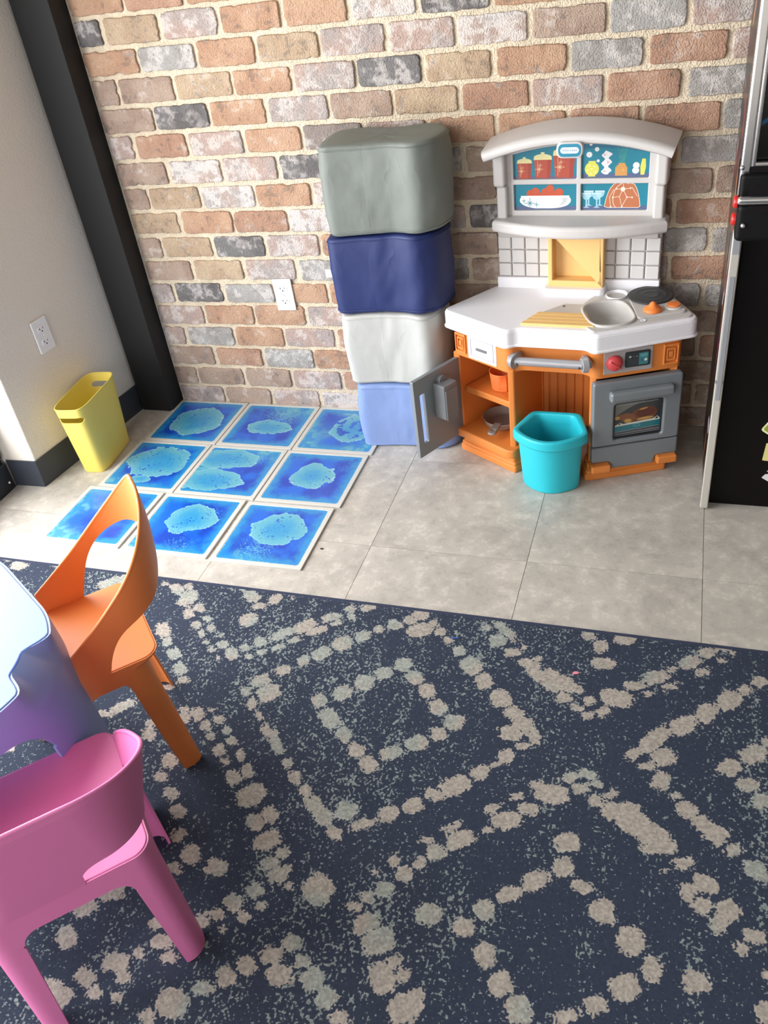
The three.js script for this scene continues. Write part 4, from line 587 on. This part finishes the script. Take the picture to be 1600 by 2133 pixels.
      x.fillStyle = '#c75a3a'; for (const [a, b, r] of [[235, 700, 42], [290, 680, 45], [400, 690, 50], [450, 650, 44], [545, 690, 46], [470, 705, 44], [345, 720, 30]]) { x.beginPath(); x.arc(a, b, r, 0, 7); x.fill(); } x.strokeStyle = '#b24c30'; x.lineWidth = 3; for (const [a, b, r] of [[290, 680, 45], [450, 650, 44], [545, 690, 46]]) { x.beginPath(); x.arc(a, b, r, 0, 7); x.stroke(); }
      x.fillStyle = '#f0f1f0'; x.beginPath(); x.moveTo(128, 720); x.lineTo(655, 720); x.lineTo(655, 735); x.quadraticCurveTo(700, 780, 630, 825); x.quadraticCurveTo(560, 856, 440, 856); x.lineTo(290, 856); x.quadraticCurveTo(150, 840, 118, 785); x.quadraticCurveTo(110, 755, 132, 735); x.closePath(); x.fill(); x.fillStyle = '#c9cdd0'; x.beginPath(); x.moveTo(575, 740); x.quadraticCurveTo(600, 780, 540, 830); x.quadraticCurveTo(640, 810, 640, 745); x.fill();
      star(228, 800, 56, '#2f8ba3'); star(162, 775, 26, '#2f8ba3'); star(300, 815, 34, '#2f8ba3');
      const glass = (cx, y0, w, yb) => { x.fillStyle = 'rgba(176,214,226,0.85)'; x.beginPath(); x.moveTo(cx - w, y0); x.lineTo(cx + w, y0); x.quadraticCurveTo(cx + w, y0 + 65, cx + 8, y0 + 72); x.lineTo(cx + 8, yb - 16); x.lineTo(cx + 38, yb); x.lineTo(cx - 38, yb); x.lineTo(cx - 8, yb - 16); x.lineTo(cx - 8, y0 + 72); x.quadraticCurveTo(cx - w, y0 + 65, cx - w, y0); x.fill(); x.fillStyle = 'rgba(226,240,244,0.9)'; x.fillRect(cx - w, y0, w * 2, 9); };
      glass(870, 672, 52, 830); glass(990, 672, 52, 830); glass(845, 695, 50, 852); glass(958, 695, 50, 852);
      x.fillStyle = '#b9714c'; x.beginPath(); x.moveTo(1042, 838); x.quadraticCurveTo(1075, 640, 1150, 602); x.quadraticCurveTo(1190, 590, 1210, 604); x.quadraticCurveTo(1245, 585, 1285, 606); x.quadraticCurveTo(1330, 590, 1362, 620); x.quadraticCurveTo(1410, 700, 1422, 838); x.quadraticCurveTo(1400, 856, 1380, 850); x.lineTo(1080, 850); x.closePath(); x.fill(); x.strokeStyle = '#f0dccb'; x.lineWidth = 6; x.stroke(); x.beginPath(); x.moveTo(1165, 850); x.quadraticCurveTo(1115, 800, 1140, 700); x.quadraticCurveTo(1160, 620, 1240, 596); x.stroke();
      x.lineWidth = 5; for (const pts of [[[1235, 660], [1165, 655]], [[1235, 660], [1315, 650]], [[1235, 660], [1240, 600]], [[1235, 660], [1200, 735], [1130, 745]], [[1235, 660], [1280, 742], [1335, 745]], [[1200, 735], [1230, 840], [1280, 742]], [[1140, 660], [1095, 740], [1110, 840]], [[1330, 640], [1390, 735]]]) { x.beginPath(); pts.forEach(([a, b], i) => (i ? x.lineTo(a, b) : x.moveTo(a, b))); x.stroke(); } x.fillStyle = '#f0dccb'; for (const [a, b] of [[1235, 660], [1165, 655], [1315, 650], [1130, 745], [1280, 742], [1335, 745], [1230, 840], [1110, 840]]) { x.beginPath(); x.arc(a, b, a === 1235 && b === 660 ? 24 : 9, 0, 7); x.fill(); }
    });
    const am = new THREE.MeshPhysicalMaterial({ map: art, roughness: 0.4 });
    cells.forEach(([a, b, y, t], i) => { const g = new THREE.ShapeGeometry(panes[i], 6).translate(0, 0, -0.0045), p = g.attributes.position, q = g.attributes.uv; for (let k = 0; k < p.count; k++) { const X = p.getX(k), Yy = p.getY(k); q.setXY(k, clamp((X < 0.005 ? lerp(60, 735, (X + W0) / (W0 - 0.0015)) : lerp(790, 1500, (X - 0.0115) / (0.1845))) / 1600, 0.01, 0.99), 1 - (Yy > yM0 + 0.005 ? lerp(530, 150, (Yy - yM1) / (0.919 - yM1)) : lerp(870, 595, (Yy - yB) / (yM0 - yB))) / 980); } obj('printed_pane', g, am, fr); });
    // roof: an arched slab that overhangs the frame
    const roofProfile = []; const n = 28, topY = (x) => 0.922 + 0.050 * (1 - (x / 0.275) ** 2), rings = [];
    for (let i = 0; i <= n; i++) { const x0 = -0.262 + 0.524 * i / n, x = x0 + 0.010, y = topY(x0), sl = Math.atan(-0.1 * x0 / 0.0756), nx = -Math.sin(sl), ny = Math.cos(sl), T = 0.036, sec = [[-0.030, 0], [-0.024, 0.006], [0.088, -0.004], [0.100, -0.010], [0.104, -0.018], [0.103, -0.028], [0.097, -0.033], [0.05, -0.033], [-0.030, -0.030]]; rings.push(sec.map(([z, d]) => [x + nx * d, y + ny * d + 0.004, z])); }
    const g = loft(rings, true, true); obj('roof', g, hutchP, kitchen);
    const bs = roundPoly([[-0.036, -0.021, 0.02], [0.036, -0.021, 0.02], [0.036, 0.021, 0.02], [-0.036, 0.021, 0.02]], 0.02), badge = obj('badge', plate(bs, 0.016, 0.004, 4).translate(0.0, 0.930, 0.096), hutchP, kitchen);
    const logo = canvasTex(512, 300, (x) => { x.fillStyle = '#1f7f9a'; x.fillRect(0, 0, 512, 300); x.fillStyle = '#f3f5f5'; x.beginPath(); x.roundRect(50, 78, 412, 144, 70); x.fill(); x.fillStyle = '#1d6c8e'; x.font = 'bold 72px sans-serif'; x.textAlign = 'center'; x.textBaseline = 'middle'; x.fillText('little tikes', 256, 148, 350); });
    const lg = new THREE.ShapeGeometry(roundPoly([[-0.0305, -0.0165, 0.016], [0.0305, -0.0165, 0.016], [0.0305, 0.0165, 0.016], [-0.0305, 0.0165, 0.016]], 0.016), 8); { const p = lg.attributes.position, q = lg.attributes.uv; for (let k = 0; k < p.count; k++) q.setXY(k, (p.getX(k) + 0.0305) / 0.061, (p.getY(k) + 0.0165) / 0.033); } obj('printed_badge_face', lg.translate(0.0, 0.930, 0.1126), new THREE.MeshPhysicalMaterial({ map: logo, roughness: 0.4 }), badge);
  }
}
// ---------------------------------------------------------------- things on and by the kitchen
{
  const place = (x, y, z) => { const c = Math.cos(KT), s = Math.sin(KT); return [KP[0] + x * c + z * s, y, KP[2] - x * s + z * c]; };
  const cup = thing('toy_mug', 'orange toy mug on the middle shelf inside the kitchen cabinet', 'mug', place(-0.196, 0.231, 0.170), 0.25);
  const om = mat('#e87a3e', { roughness: 0.45 });
  obj('mug_body', lathe([[0, 0], [0.031, 0], [0.034, 0.004], [0.039, 0.058], [0.040, 0.062], [0.0375, 0.061], [0.032, 0.006], [0, 0.005]]), om, cup);
  obj('mug_handle', sheet((u, v) => Math.max(Math.abs(v) - 0.010, -u, u - 1), [-0.02, 1.02, 40], [-0.013, 0.013, 10], (u, v) => { const a = -0.1 + u * 1.2; return [v, 0.056 - 0.046 * Math.pow(clamp(u), 1.3), 0.040 + 0.030 * Math.sin(Math.min(1, u * 2.2) * 1.45) * (u > 0.75 ? lerp(1, 0.55, (u - 0.75) / 0.25) : 1)]; }, 0.005), om, cup);
  const pan = thing('toy_frying_pan', 'grey toy frying pan on the lower shelf of the kitchen cabinet', 'pan', place(-0.205, 0.087, 0.150), -0.12);
  const pm = mat('#8a8179', { roughness: 0.5 });
  obj('pan_body', lathe([[0, 0], [0.048, 0], [0.056, 0.006], [0.064, 0.026], [0.0655, 0.029], [0.0625, 0.0285], [0.054, 0.008], [0.046, 0.004], [0, 0.004]]), pm, pan);
  { const s = roundPoly([[-0.012, 0.050], [0.012, 0.050], [0.0135, 0.118, 0.004], [0.006, 0.124], [-0.006, 0.124], [-0.0135, 0.118, 0.004]], 0.003); const h = new THREE.Path(); h.absellipse(0, 0.100, 0.0075, 0.006, 0, Math.PI * 2); s.holes.push(h); obj('pan_handle', prism(s, 0.016, 0.024, 0.002).rotateX(-0.06).translate(0, 0.002, 0), pm, pan); }

  const bin = thing('toy_sink_bin', 'turquoise plastic tub with curved front standing before the play kitchen', 'tub', [-0.330, 0, 0.352], -0.03);
  const tm = mat('#25b9c8', { roughness: 0.42 });
  const outl = (g, y, k) => { const pts = [[-0.066 * k - g, -0.062 * k - g], [0.066 * k + g, -0.062 * k - g], [0.106 * k + g, 0.046 * k + g * 0.3]], o = []; for (let i = 0; i <= 16; i++) { const x = lerp(0.106 * k + g, -0.106 * k - g, i / 16); o.push([x, y, 0.046 * k + g * 0.3 + (0.062 * k + g * 0.6) * (1 - (x / (0.106 * k + g)) ** 2)]); } const side = []; const A = [-0.106 * k - g, 0.046 * k + g * 0.3], Bq = pts[0], Cq = pts[1], D = pts[2]; for (let i = 1; i <= 8; i++) side.push([lerp(A[0], Bq[0], i / 8), y, lerp(A[1], Bq[1], i / 8)]); for (let i = 1; i <= 8; i++) side.push([lerp(Bq[0], Cq[0], i / 8), y, lerp(Bq[1], Cq[1], i / 8)]); for (let i = 1; i < 8; i++) side.push([lerp(Cq[0], D[0], i / 8), y, lerp(Cq[1], D[1], i / 8)]); const all = o.concat(side); return all.map((p, i) => { const a = all[(i + all.length - 1) % all.length], b = all[(i + 1) % all.length]; return [p[0] * 0.5 + (a[0] + b[0]) * 0.25, y, p[2] * 0.5 + (a[2] + b[2]) * 0.25]; }); };
  const H = 0.198;
  obj('tub_body', loft([outl(-0.012, 0.0, 0.90), outl(-0.008, 0.001, 0.90), outl(-0.006, 0.006, 0.90), outl(-0.004, H - 0.03, 0.985), outl(-0.004, H - 0.026, 0.985), outl(-0.009, H - 0.026, 0.98), outl(-0.010, 0.010, 0.895), outl(-0.014, 0.007, 0.89)], true, true), tm, bin);
  obj('tub_rim', loft([outl(-0.008, H - 0.04, 0.985), outl(0.008, H - 0.030, 1), outl(0.0095, H - 0.026, 1), outl(0.0095, H - 0.006, 1), outl(0.007, H - 0.001, 1), outl(0.003, H, 1), outl(-0.006, H, 1), outl(-0.010, H - 0.003, 1), outl(-0.011, H - 0.03, 0.985)], false, false), tm, bin);
}

// ---------------------------------------------------------------- molded chairs and table
// a molded stool body: rounded outline that splays towards the floor, skirt between corner legs
function stool(parent, m, { hx, zf, zb, r, top, skirt, leg, splayX, splayF, splayB, th = 0.005, arc = 0.03, notch = null, taper = 0.76, shift = [0, 0, 0, 0], inset = 0, topName = 'seat' }) {
  const shape = new THREE.Shape(); shape.moveTo(-hx + r, zb); shape.lineTo(hx - r, zb); shape.absarc(hx - r, zb + r, r, -Math.PI / 2, 0); shape.lineTo(hx, zf - r); shape.absarc(hx - r, zf - r, r, 0, Math.PI / 2); shape.lineTo(-hx + r, zf); shape.absarc(-hx + r, zf - r, r, Math.PI / 2, Math.PI); shape.lineTo(-hx, zb + r); shape.absarc(-hx + r, zb + r, r, Math.PI, Math.PI * 1.5);
  const N = 480, pts = shape.getSpacedPoints(N);
  const per = shape.getLength(), at = (s) => { const q = ((s / per % 1) + 1) % 1 * N, i = Math.floor(q), f = q - i, a = pts[i % (N + 1)], b = pts[(i + 1) % (N + 1)]; return [lerp(a.x, b.x, f), lerp(a.y, b.y, f)]; };
  const zc = (zf + zb) / 2;
  const corner = [[-hx, zb], [hx, zb], [hx, zf], [-hx, zf]].map(([cx, cz]) => { let best = 0, bd = 9; for (let i = 0; i < N; i++) { const d = Math.hypot(pts[i].x - cx, pts[i].y - cz); if (d < bd) { bd = d; best = i; } } return best / N * per; }).map((c, i) => c + shift[i]);
  const dist = (s) => Math.min(...corner.map((c) => { let d = (((s - c) % per) + per) % per; return Math.min(d, per - d); }));
  const map = (s, h) => {
    const [x, z] = at(s), k = 1 - h / top; let X = x + Math.sign(x) * sstep(0, hx * 0.8, Math.abs(x)) * splayX * k, Z = z + (z > zc ? splayF : -splayB) * sstep(0, (zf - zb) * 0.4, Math.abs(z - zc)) * k;
    if (inset && z < zc) Z += inset * sstep(top - 0.004, top - 0.02, h) * (h / top) * sstep(0, (zf - zb) * 0.3, zc - z);
    if (notch) { const q = notch.depth * sstep(notch.width, notch.width * 0.35, dist(s)) * Math.pow(clamp((h - top + notch.from) / notch.from), 1.6), l = Math.hypot(x, z - zc); X -= x / l * q; Z -= (z - zc) / l * q; }
    return [X, h, Z];
  };
  const edge = (s) => { const d = dist(s) - leg; return skirt - (d < arc ? (arc - Math.sqrt(Math.max(0, arc * arc - (arc - Math.max(0, d)) ** 2))) : 0); };
  const rimPts = []; for (let i = 0; i < 240; i++) { const q = map(i / 240 * per, top); rimPts.push(new THREE.Vector2(q[0], q[2])); }
  obj(topName, [prism(new THREE.Shape(rimPts), top - th, top + 0.0005, 0.002), sheet((s, h) => Math.max(h - top + 0.0015, edge(s) - h), [0, per, 300], [skirt - arc - 0.004, top + 0.004, 30], map, th)], m, parent);
  for (const c of corner) obj('leg', sheet((s, h) => Math.max(Math.abs(s - c) - leg * lerp(taper, 1, clamp(h / (skirt - arc))), 0.0005 - h, h - skirt + arc * 0.98), [c - leg * 1.1 - 0.004, c + leg * 1.1 + 0.004, 30], [-0.004, skirt, 44], map, th), m, parent);
}
const rimTube = (f, n, r) => { const p = []; for (let i = 0; i <= n; i++) p.push(f(i / n)); return new THREE.TubeGeometry(new THREE.CatmullRomCurve3(p.map((q) => new THREE.Vector3(...q))), n * 2, r, 8); };
function table(t, x) { let i = 0; while (i < t.length - 2 && x > t[i + 1][0]) i++; const a = t[Math.max(0, i - 1)], b = t[i], c = t[i + 1], d = t[Math.min(t.length - 1, i + 2)], u = clamp((x - b[0]) / (c[0] - b[0])), w = c[0] - b[0], m0 = (c[1] - a[1]) / Math.max(1e-6, c[0] - a[0]) * w, m1 = (d[1] - b[1]) / Math.max(1e-6, d[0] - b[0]) * w, u2 = u * u, u3 = u2 * u; return (2 * u3 - 3 * u2 + 1) * b[1] + (u3 - 2 * u2 + u) * m0 + (-2 * u3 + 3 * u2) * c[1] + (u3 - u2) * m1; }
// half of a rounded U in plan, from the middle of the back (a = 0) to the front end (a = 1): [x, z]
function uPlan(a, w, zb, zf, R) {
  const l1 = w - R, l2 = R * Math.PI / 2, l3 = Math.max(0.001, zf - (zb + R)), L = l1 + l2 + l3; let d = a * L;
  if (d < l1) return [d, zb];
  if ((d -= l1) < l2) { const q = d / R; return [w - R + R * Math.sin(q), zb + R - R * Math.cos(q)]; }
  return [w, zb + R + (d - l2)];
}
{
  // orange chair: tall pointed back with a big opening; faces the table
  const m = mat('#ef8f4b', { roughness: 0.42 }), t = thing('child_chair', 'orange molded child chair with a pointed open back behind the blue table', 'chair', [-1.170, 0.006, 1.595], -Math.PI / 4, 'plastic child chairs at the blue table');
  const SEAT = 0.345;
  stool(t, m, { hx: 0.138, zf: 0.032, zb: -0.165, r: 0.034, top: SEAT, skirt: 0.300, leg: 0.034, splayX: 0.012, splayF: 0.12, splayB: 0.008, taper: 0.66, shift: [0.004, 0.016, 0, 0], inset: 0.030 });
  const wall = (s, h) => {                     // s -1..1 round the back; leans back with height
    const k = Math.max(0, h - 0.343), w = 0.1395 - 0.015 * sstep(0.42, 0.69, h), zb = table([[0.343, -0.1665], [0.39, -0.192], [0.45, -0.217], [0.52, -0.233], [0.60, -0.240], [0.68, -0.238]], h), zf = 0.034 - 0.14 * k, [x, z] = uPlan(Math.abs(s), w, zb, zf, lerp(0.045, 0.105, sstep(0.343, 0.50, h)));
    return [Math.sign(s) * x, h, z];
  };
  const rim = (s) => table([[0, 0.670], [0.1, 0.662], [0.2, 0.642], [0.3, 0.613], [0.4, 0.578], [0.5, 0.542], [0.6, 0.508], [0.7, 0.476], [0.8, 0.447], [0.9, 0.420], [1, 0.394]], Math.abs(s));
  const hole = (s, h) => { const q = Math.abs(s) / 0.66, lim = table(s > 0 ? [[0, 0.530], [0.1, 0.522], [0.2, 0.490], [0.3, 0.466], [0.45, 0.450], [0.55, 0.438], [0.62, 0.420], [0.665, 0.395], [0.69, 0.365], [0.70, 0.335]] : [[0, 0.530], [0.3, 0.526], [0.45, 0.505], [0.55, 0.480], [0.62, 0.450], [0.665, 0.410], [0.69, 0.365], [0.70, 0.335]], Math.abs(s)); return Math.max((h - lim) * 0.5, (q - 1.06) * 0.2); };
  obj('backrest', [sheet((s, h) => Math.max(h - rim(s), 0.341 - h, -hole(s, h), (Math.abs(s) - 1) * 0.3), [-1.02, 1.02, 220], [0.33, 0.70, 100], wall, 0.0055), rimTube((q) => { const s = lerp(-1, 1, q); return wall(s, rim(s)); }, 80, 0.0036)], m, t);
}
{
  // pink chair: low rounded tub back towards the viewer
  const m = mat('#e07cb0', { roughness: 0.42 }), t = thing('child_chair', 'pink molded child chair with a low rounded back, nearest the camera', 'chair', [-0.951, 0.006, 1.969], -Math.PI * 0.75, 'plastic child chairs at the blue table');
  const SEAT = 0.345;
  stool(t, m, { hx: 0.140, zf: 0.135, zb: -0.158, r: 0.032, top: SEAT, skirt: 0.297, leg: 0.044, splayX: 0.010, splayF: 0.004, splayB: 0.0 });
  const wall = (s, h) => {
    const k = clamp((h - 0.343) / 0.2), w = lerp(0.1415, 0.205, Math.pow(k, 1.05)), zb = lerp(-0.1595, -0.192, k), [x, z] = uPlan(Math.abs(s), w, zb, 0.118, lerp(0.045, 0.145, Math.pow(k, 0.7)));
    return [Math.sign(s) * x, h, z];
  };
  const rim = (s) => lerp(0.558, 0.352, Math.pow(clamp((Math.abs(s) - 0.12) / 0.86), 1.75));
  const slot = (s, h) => { const s0 = s > 0 ? 0.26 : 0.075, s1 = 0.80, q = clamp((Math.abs(s) - s0) / (s1 - s0)), up = 0.343 + 0.050 * Math.pow(Math.sin(Math.PI * Math.pow(q, 0.5)), 0.6) * (1 - 0.25 * q); return Math.max(h - up, (s0 - Math.abs(s)) * 0.3, (Math.abs(s) - s1) * 0.3); };
  obj('backrest', [sheet((s, h) => Math.max(h - rim(s), 0.341 - h, -slot(s, h), (Math.abs(s) - 0.975) * 0.3), [-1.02, 1.02, 220], [0.33, 0.56, 80], wall, 0.0055), rimTube((q) => { const s = lerp(-0.975, 0.975, q); return wall(s, rim(s)); }, 80, 0.0042)], m, t);
}
{
  const m = mat('#8199cf', { roughness: 0.42 }), t = thing('child_table', 'light blue plastic child table at the left edge', 'table', [-1.350, 0.006, 1.868], -31 * Math.PI / 180);
  stool(t, m, { hx: 0.300, zf: 0.300, zb: -0.300, r: 0.215, top: 0.520, skirt: 0.445, leg: 0.072, splayX: 0.036, splayF: 0.036, splayB: 0.036, th: 0.008, arc: 0.07, notch: { depth: 0.045, width: 0.078, from: 0.06 }, topName: 'table_top' });
}

// ---------------------------------------------------------------- arcade cabinet at the right edge
{
  const t = thing('arcade_cabinet', 'black arcade game cabinet with chrome rails at the right edge', 'arcade machine', [0.42, 0, 0.23]);
  const blackGloss = mat('#0b0707', { roughness: 0.45, specularIntensity: 0.35 }), blackPlastic = mat('#0c0c0d', { roughness: 0.5, specularIntensity: 0.4 }), X0 = 0.112 - 0.42, X1 = 0.42 - 0.112, trim = mat('#c0bcb2', { roughness: 0.35, metalness: 0.25 });
  const zF = 0.45 - 0.23, zB = -0.20;
  const side = (pts) => { const s = new THREE.Shape(); pts.forEach(([z, y], i) => (i ? s.lineTo(z, y) : s.moveTo(z, y))); s.closePath(); return new THREE.ExtrudeGeometry(s, { depth: 0.016, bevelEnabled: false }).rotateY(-Math.PI / 2); };
  const prof = [[zB, 0.005], [zF, 0.005], [zF + 0.004, 0.40], [zF, 0.82], [zF - 0.004, 1.32], [zF - 0.06, 1.75], [zB, 1.75]];
  const art = canvasTex(512, 1024, (x) => { x.fillStyle = '#150a0c'; x.fillRect(0, 0, 512, 1024); const R = rng(12); const cols = ['#8c3a2a', '#a3563a', '#5b2440', '#7d2f3b', '#3f6b43', '#b9a6b0', '#c8804a']; for (let i = 0; i < 70; i++) { x.fillStyle = cols[Math.floor(R() * cols.length)]; x.save(); x.translate(R() * 512, R() * 1024); x.rotate(R() * 3); x.beginPath(); x.ellipse(0, 0, 10 + R() * 70, 4 + R() * 16, 0, 0, 7); x.fill(); x.restore(); } });
  for (const [nm, x] of [['side_panel', X0 + 0.016], ['side_panel', X1]]) { const g = side(prof); const p = g.attributes.position, u = g.attributes.uv; for (let i = 0; i < p.count; i++) u.setXY(i, (p.getZ(i) - zB) / 0.5, p.getY(i) / 1.75); obj(nm, g.translate(x, 0, 0), new THREE.MeshPhysicalMaterial({ map: art, roughness: 0.3 }), t); }
  const tr = (x, y0, y1, m, name) => { const pts = prof.slice(1, 6).filter(([, y]) => y >= y0 - 0.01 && y <= y1 + 0.01); };
  for (const x of [X0, X1]) {
    obj('edge_trim', [box(0.022, 0.42, 0.010, 0.004, x + 0.006, 0.213, zF + 0.005), box(0.022, 0.41, 0.010, 0.004, x + 0.006, 0.61, zF + 0.005)], trim, t);
    obj('trim_scuff', [box(0.012, 0.34, 0.002, 0.0009, x + 0.006, 0.53, zF + 0.0102), box(0.016, 0.05, 0.002, 0.0009, x + 0.006, 0.78, zF + 0.0102)], mat('#93969a', { roughness: 0.45, metalness: 0.2 }), t);
    obj('glass_rail', [box(0.024, 0.52, 0.016, 0.006).rotateX(0.008).translate(x + 0.006, 1.12, zF + 0.006), box(0.012, 0.52, 0.02, 0.005).rotateX(0.008).translate(x + 0.02, 1.12, zF + 0.002)], M.chrome, t);
  }
  const front = obj('front_panel', slab(X0 + 0.016, 0.0, zB, X1 - 0.016, 0.83, zF - 0.026), blackGloss, t);
  // lettering fragment on the front panel (only its left end is in view)
  const fx = -0.185, fz = zF - 0.0255;
  { const s = roundPoly([[0, 0, 0.008], [0.045, -0.03, 0.006], [0.075, 0.028, 0.01], [0.03, 0.05, 0.01]], 0.01); s.holes.push(roundPoly([[0.022, 0.004], [0.048, -0.010], [0.058, 0.018]], 0.004)); obj('lettering', plate(s, 0.001).translate(fx + 0.004, 0.255, fz), mat('#e9e6b2', { roughness: 0.5 }), front); const s2 = roundPoly([[0.006, 0.002, 0.006], [0.043, -0.023, 0.005], [0.068, 0.026, 0.008], [0.03, 0.043, 0.008]], 0.008); s2.holes.push(roundPoly([[0.020, 0.004], [0.049, -0.012], [0.060, 0.020]], 0.004)); obj('lettering', plate(s2, 0.0012).translate(fx + 0.004, 0.255, fz), mat('#8f9a3a', { roughness: 0.5 }), front); }
  obj('lettering', plate(roundPoly([[0.008, 0], [0.06, -0.004], [0.065, 0.052], [0.012, 0.056]], 0.002), 0.001).translate(fx + 0.012, 0.158, fz), mat('#d8cf83', { roughness: 0.5 }), front);
  obj('lettering', plate(roundPoly([[0, 0.012], [0.02, 0.0], [0.07, 0.004], [0.07, 0.04], [0.01, 0.036], [0.02, 0.026], [0.008, 0.024]], 0.001), 0.001).translate(fx + 0.026, 0.088, fz), mat('#d9d5d8', { roughness: 0.5 }), front);
  // control deck
  const dz0 = zF - 0.02, dz1 = zF + 0.055;
  obj('control_deck', [slab(X0 - 0.004, 0.800, dz0, X1 + 0.004, 0.885, dz1, 0.012), slab(X0 - 0.004, 0.86, zF - 0.12, X1 + 0.004, 0.945, zF + 0.03, 0.01)], blackPlastic, t);
  const deckArt = canvasTex(512, 256, (x) => { x.fillStyle = '#0d0a0d'; x.fillRect(0, 0, 512, 256); x.fillStyle = '#4a1232'; x.beginPath(); x.ellipse(150, 120, 110, 60, 0.1, 0, 7); x.fill(); x.fillStyle = '#101624'; x.beginPath(); x.ellipse(165, 120, 85, 44, 0.1, 0, 7); x.fill(); x.strokeStyle = '#6f86b8'; x.lineWidth = 5; x.beginPath(); x.ellipse(175, 120, 52, 34, 0, 0, 7); x.stroke(); x.fillStyle = '#d7b878'; x.beginPath(); x.arc(190, 120, 26, 0, 7); x.fill(); x.beginPath(); x.moveTo(60, 130); x.lineTo(110, 112); x.lineTo(112, 132); x.fill(); });
  obj('deck_overlay', new THREE.PlaneGeometry(X1 - X0 - 0.03, 0.10).rotateX(-0.5).translate(0, 0.912, zF + 0.036), new THREE.MeshPhysicalMaterial({ map: deckArt, roughness: 0.2 }), t);
  obj('deck_rail', [box(X1 - X0 + 0.014, 0.018, 0.018, 0.008, 0, 0.897, dz1 + 0.004, 4)], M.chrome, t);
  for (const [y, z] of [[0.884, dz1 - 0.030], [0.843, dz1 - 0.036]]) { const b = obj('side_button', lathe([[0, 0.010], [0.009, 0.010], [0.013, 0.008], [0.014, 0.004], [0.014, 0]], 24).rotateZ(Math.PI / 2).translate(X0 - 0.004, y, z), mat('#c22a22', { roughness: 0.3 }), t); }
  obj('bolt', new THREE.SphereGeometry(0.006, 12, 8).translate(X0 + 0.012, 0.84, dz1 + 0.002), M.chrome, t); obj('bolt', new THREE.SphereGeometry(0.006, 12, 8).translate(X0 - 0.002, 0.955, zF + 0.012), M.chrome, t);
  // glass with printed rings above the deck
  const bez = canvasTex(1024, 1024, (x) => { x.fillStyle = '#0b0d0f'; x.fillRect(0, 0, 1024, 1024); x.strokeStyle = '#1f5f8f'; x.lineWidth = 16; for (const [a, b, c, d] of [[0, 820, 200, 640], [0, 520, 220, 420], [0, 330, 260, 280], [0, 200, 300, 170]]) { x.beginPath(); x.moveTo(a, b); x.lineTo(c, d); x.stroke(); } x.strokeStyle = '#17405f'; for (const r of [150, 260]) { x.beginPath(); x.arc(330, 600, r, 0, 7); x.stroke(); } x.fillStyle = '#3a1d14'; x.beginPath(); x.arc(330, 600, 120, 0, 7); x.fill(); });
  obj('printed_glass', new THREE.PlaneGeometry(X1 - X0 - 0.03, 0.5).translate(0, 1.18, zF - 0.01), new THREE.MeshPhysicalMaterial({ map: bez, roughness: 0.15 }), t);
  obj('glass_channel', [box(X1 - X0 - 0.02, 0.012, 0.014, 0.004, 0, 0.958, zF + 0.002)], M.chrome, t);
  obj('upper_body', slab(X0 + 0.016, 0.84, zB, X1 - 0.016, 1.74, zF - 0.02), blackGloss, t);
}
// ---------------------------------------------------------------- scraps on the floor
tag(obj('paper_scrap', plate(roundPoly([[0, 0], [0.012, 0.002], [0.016, 0.008], [0.006, 0.010], [0.001, 0.006]], 0.002), 0.0012).rotateX(-Math.PI / 2).translate(-0.166, 0.0075, 1.168), mat('#e08a94', { roughness: 0.8 })), 'tiny pink paper scrap lying on a pale blot of the rug', 'scrap');
tag(obj('lint_scrap', [plate(roundPoly([[0, 0], [0.02, 0.003], [0.024, 0.006], [0.004, 0.005]], 0.001), 0.001).rotateX(-Math.PI / 2).translate(-0.48, 0.0075, 1.105)], mat('#3a62a8', { roughness: 0.9 })), 'small bright blue thread lying near the rug edge', 'scrap');
tag(obj('crumb', [new THREE.IcosahedronGeometry(0.004, 1).scale(1.6, 0.5, 0.8).translate(-0.945, 0.001, 0.806)], mat('#2b2826', { roughness: 0.9 })), 'small dark crumb on the grey floor beside the gel mats', 'crumb');

scene.traverse((o) => { if (o.isMesh) { o.castShadow = true; o.receiveShadow = true; } });
renderer.render(scene, camera);
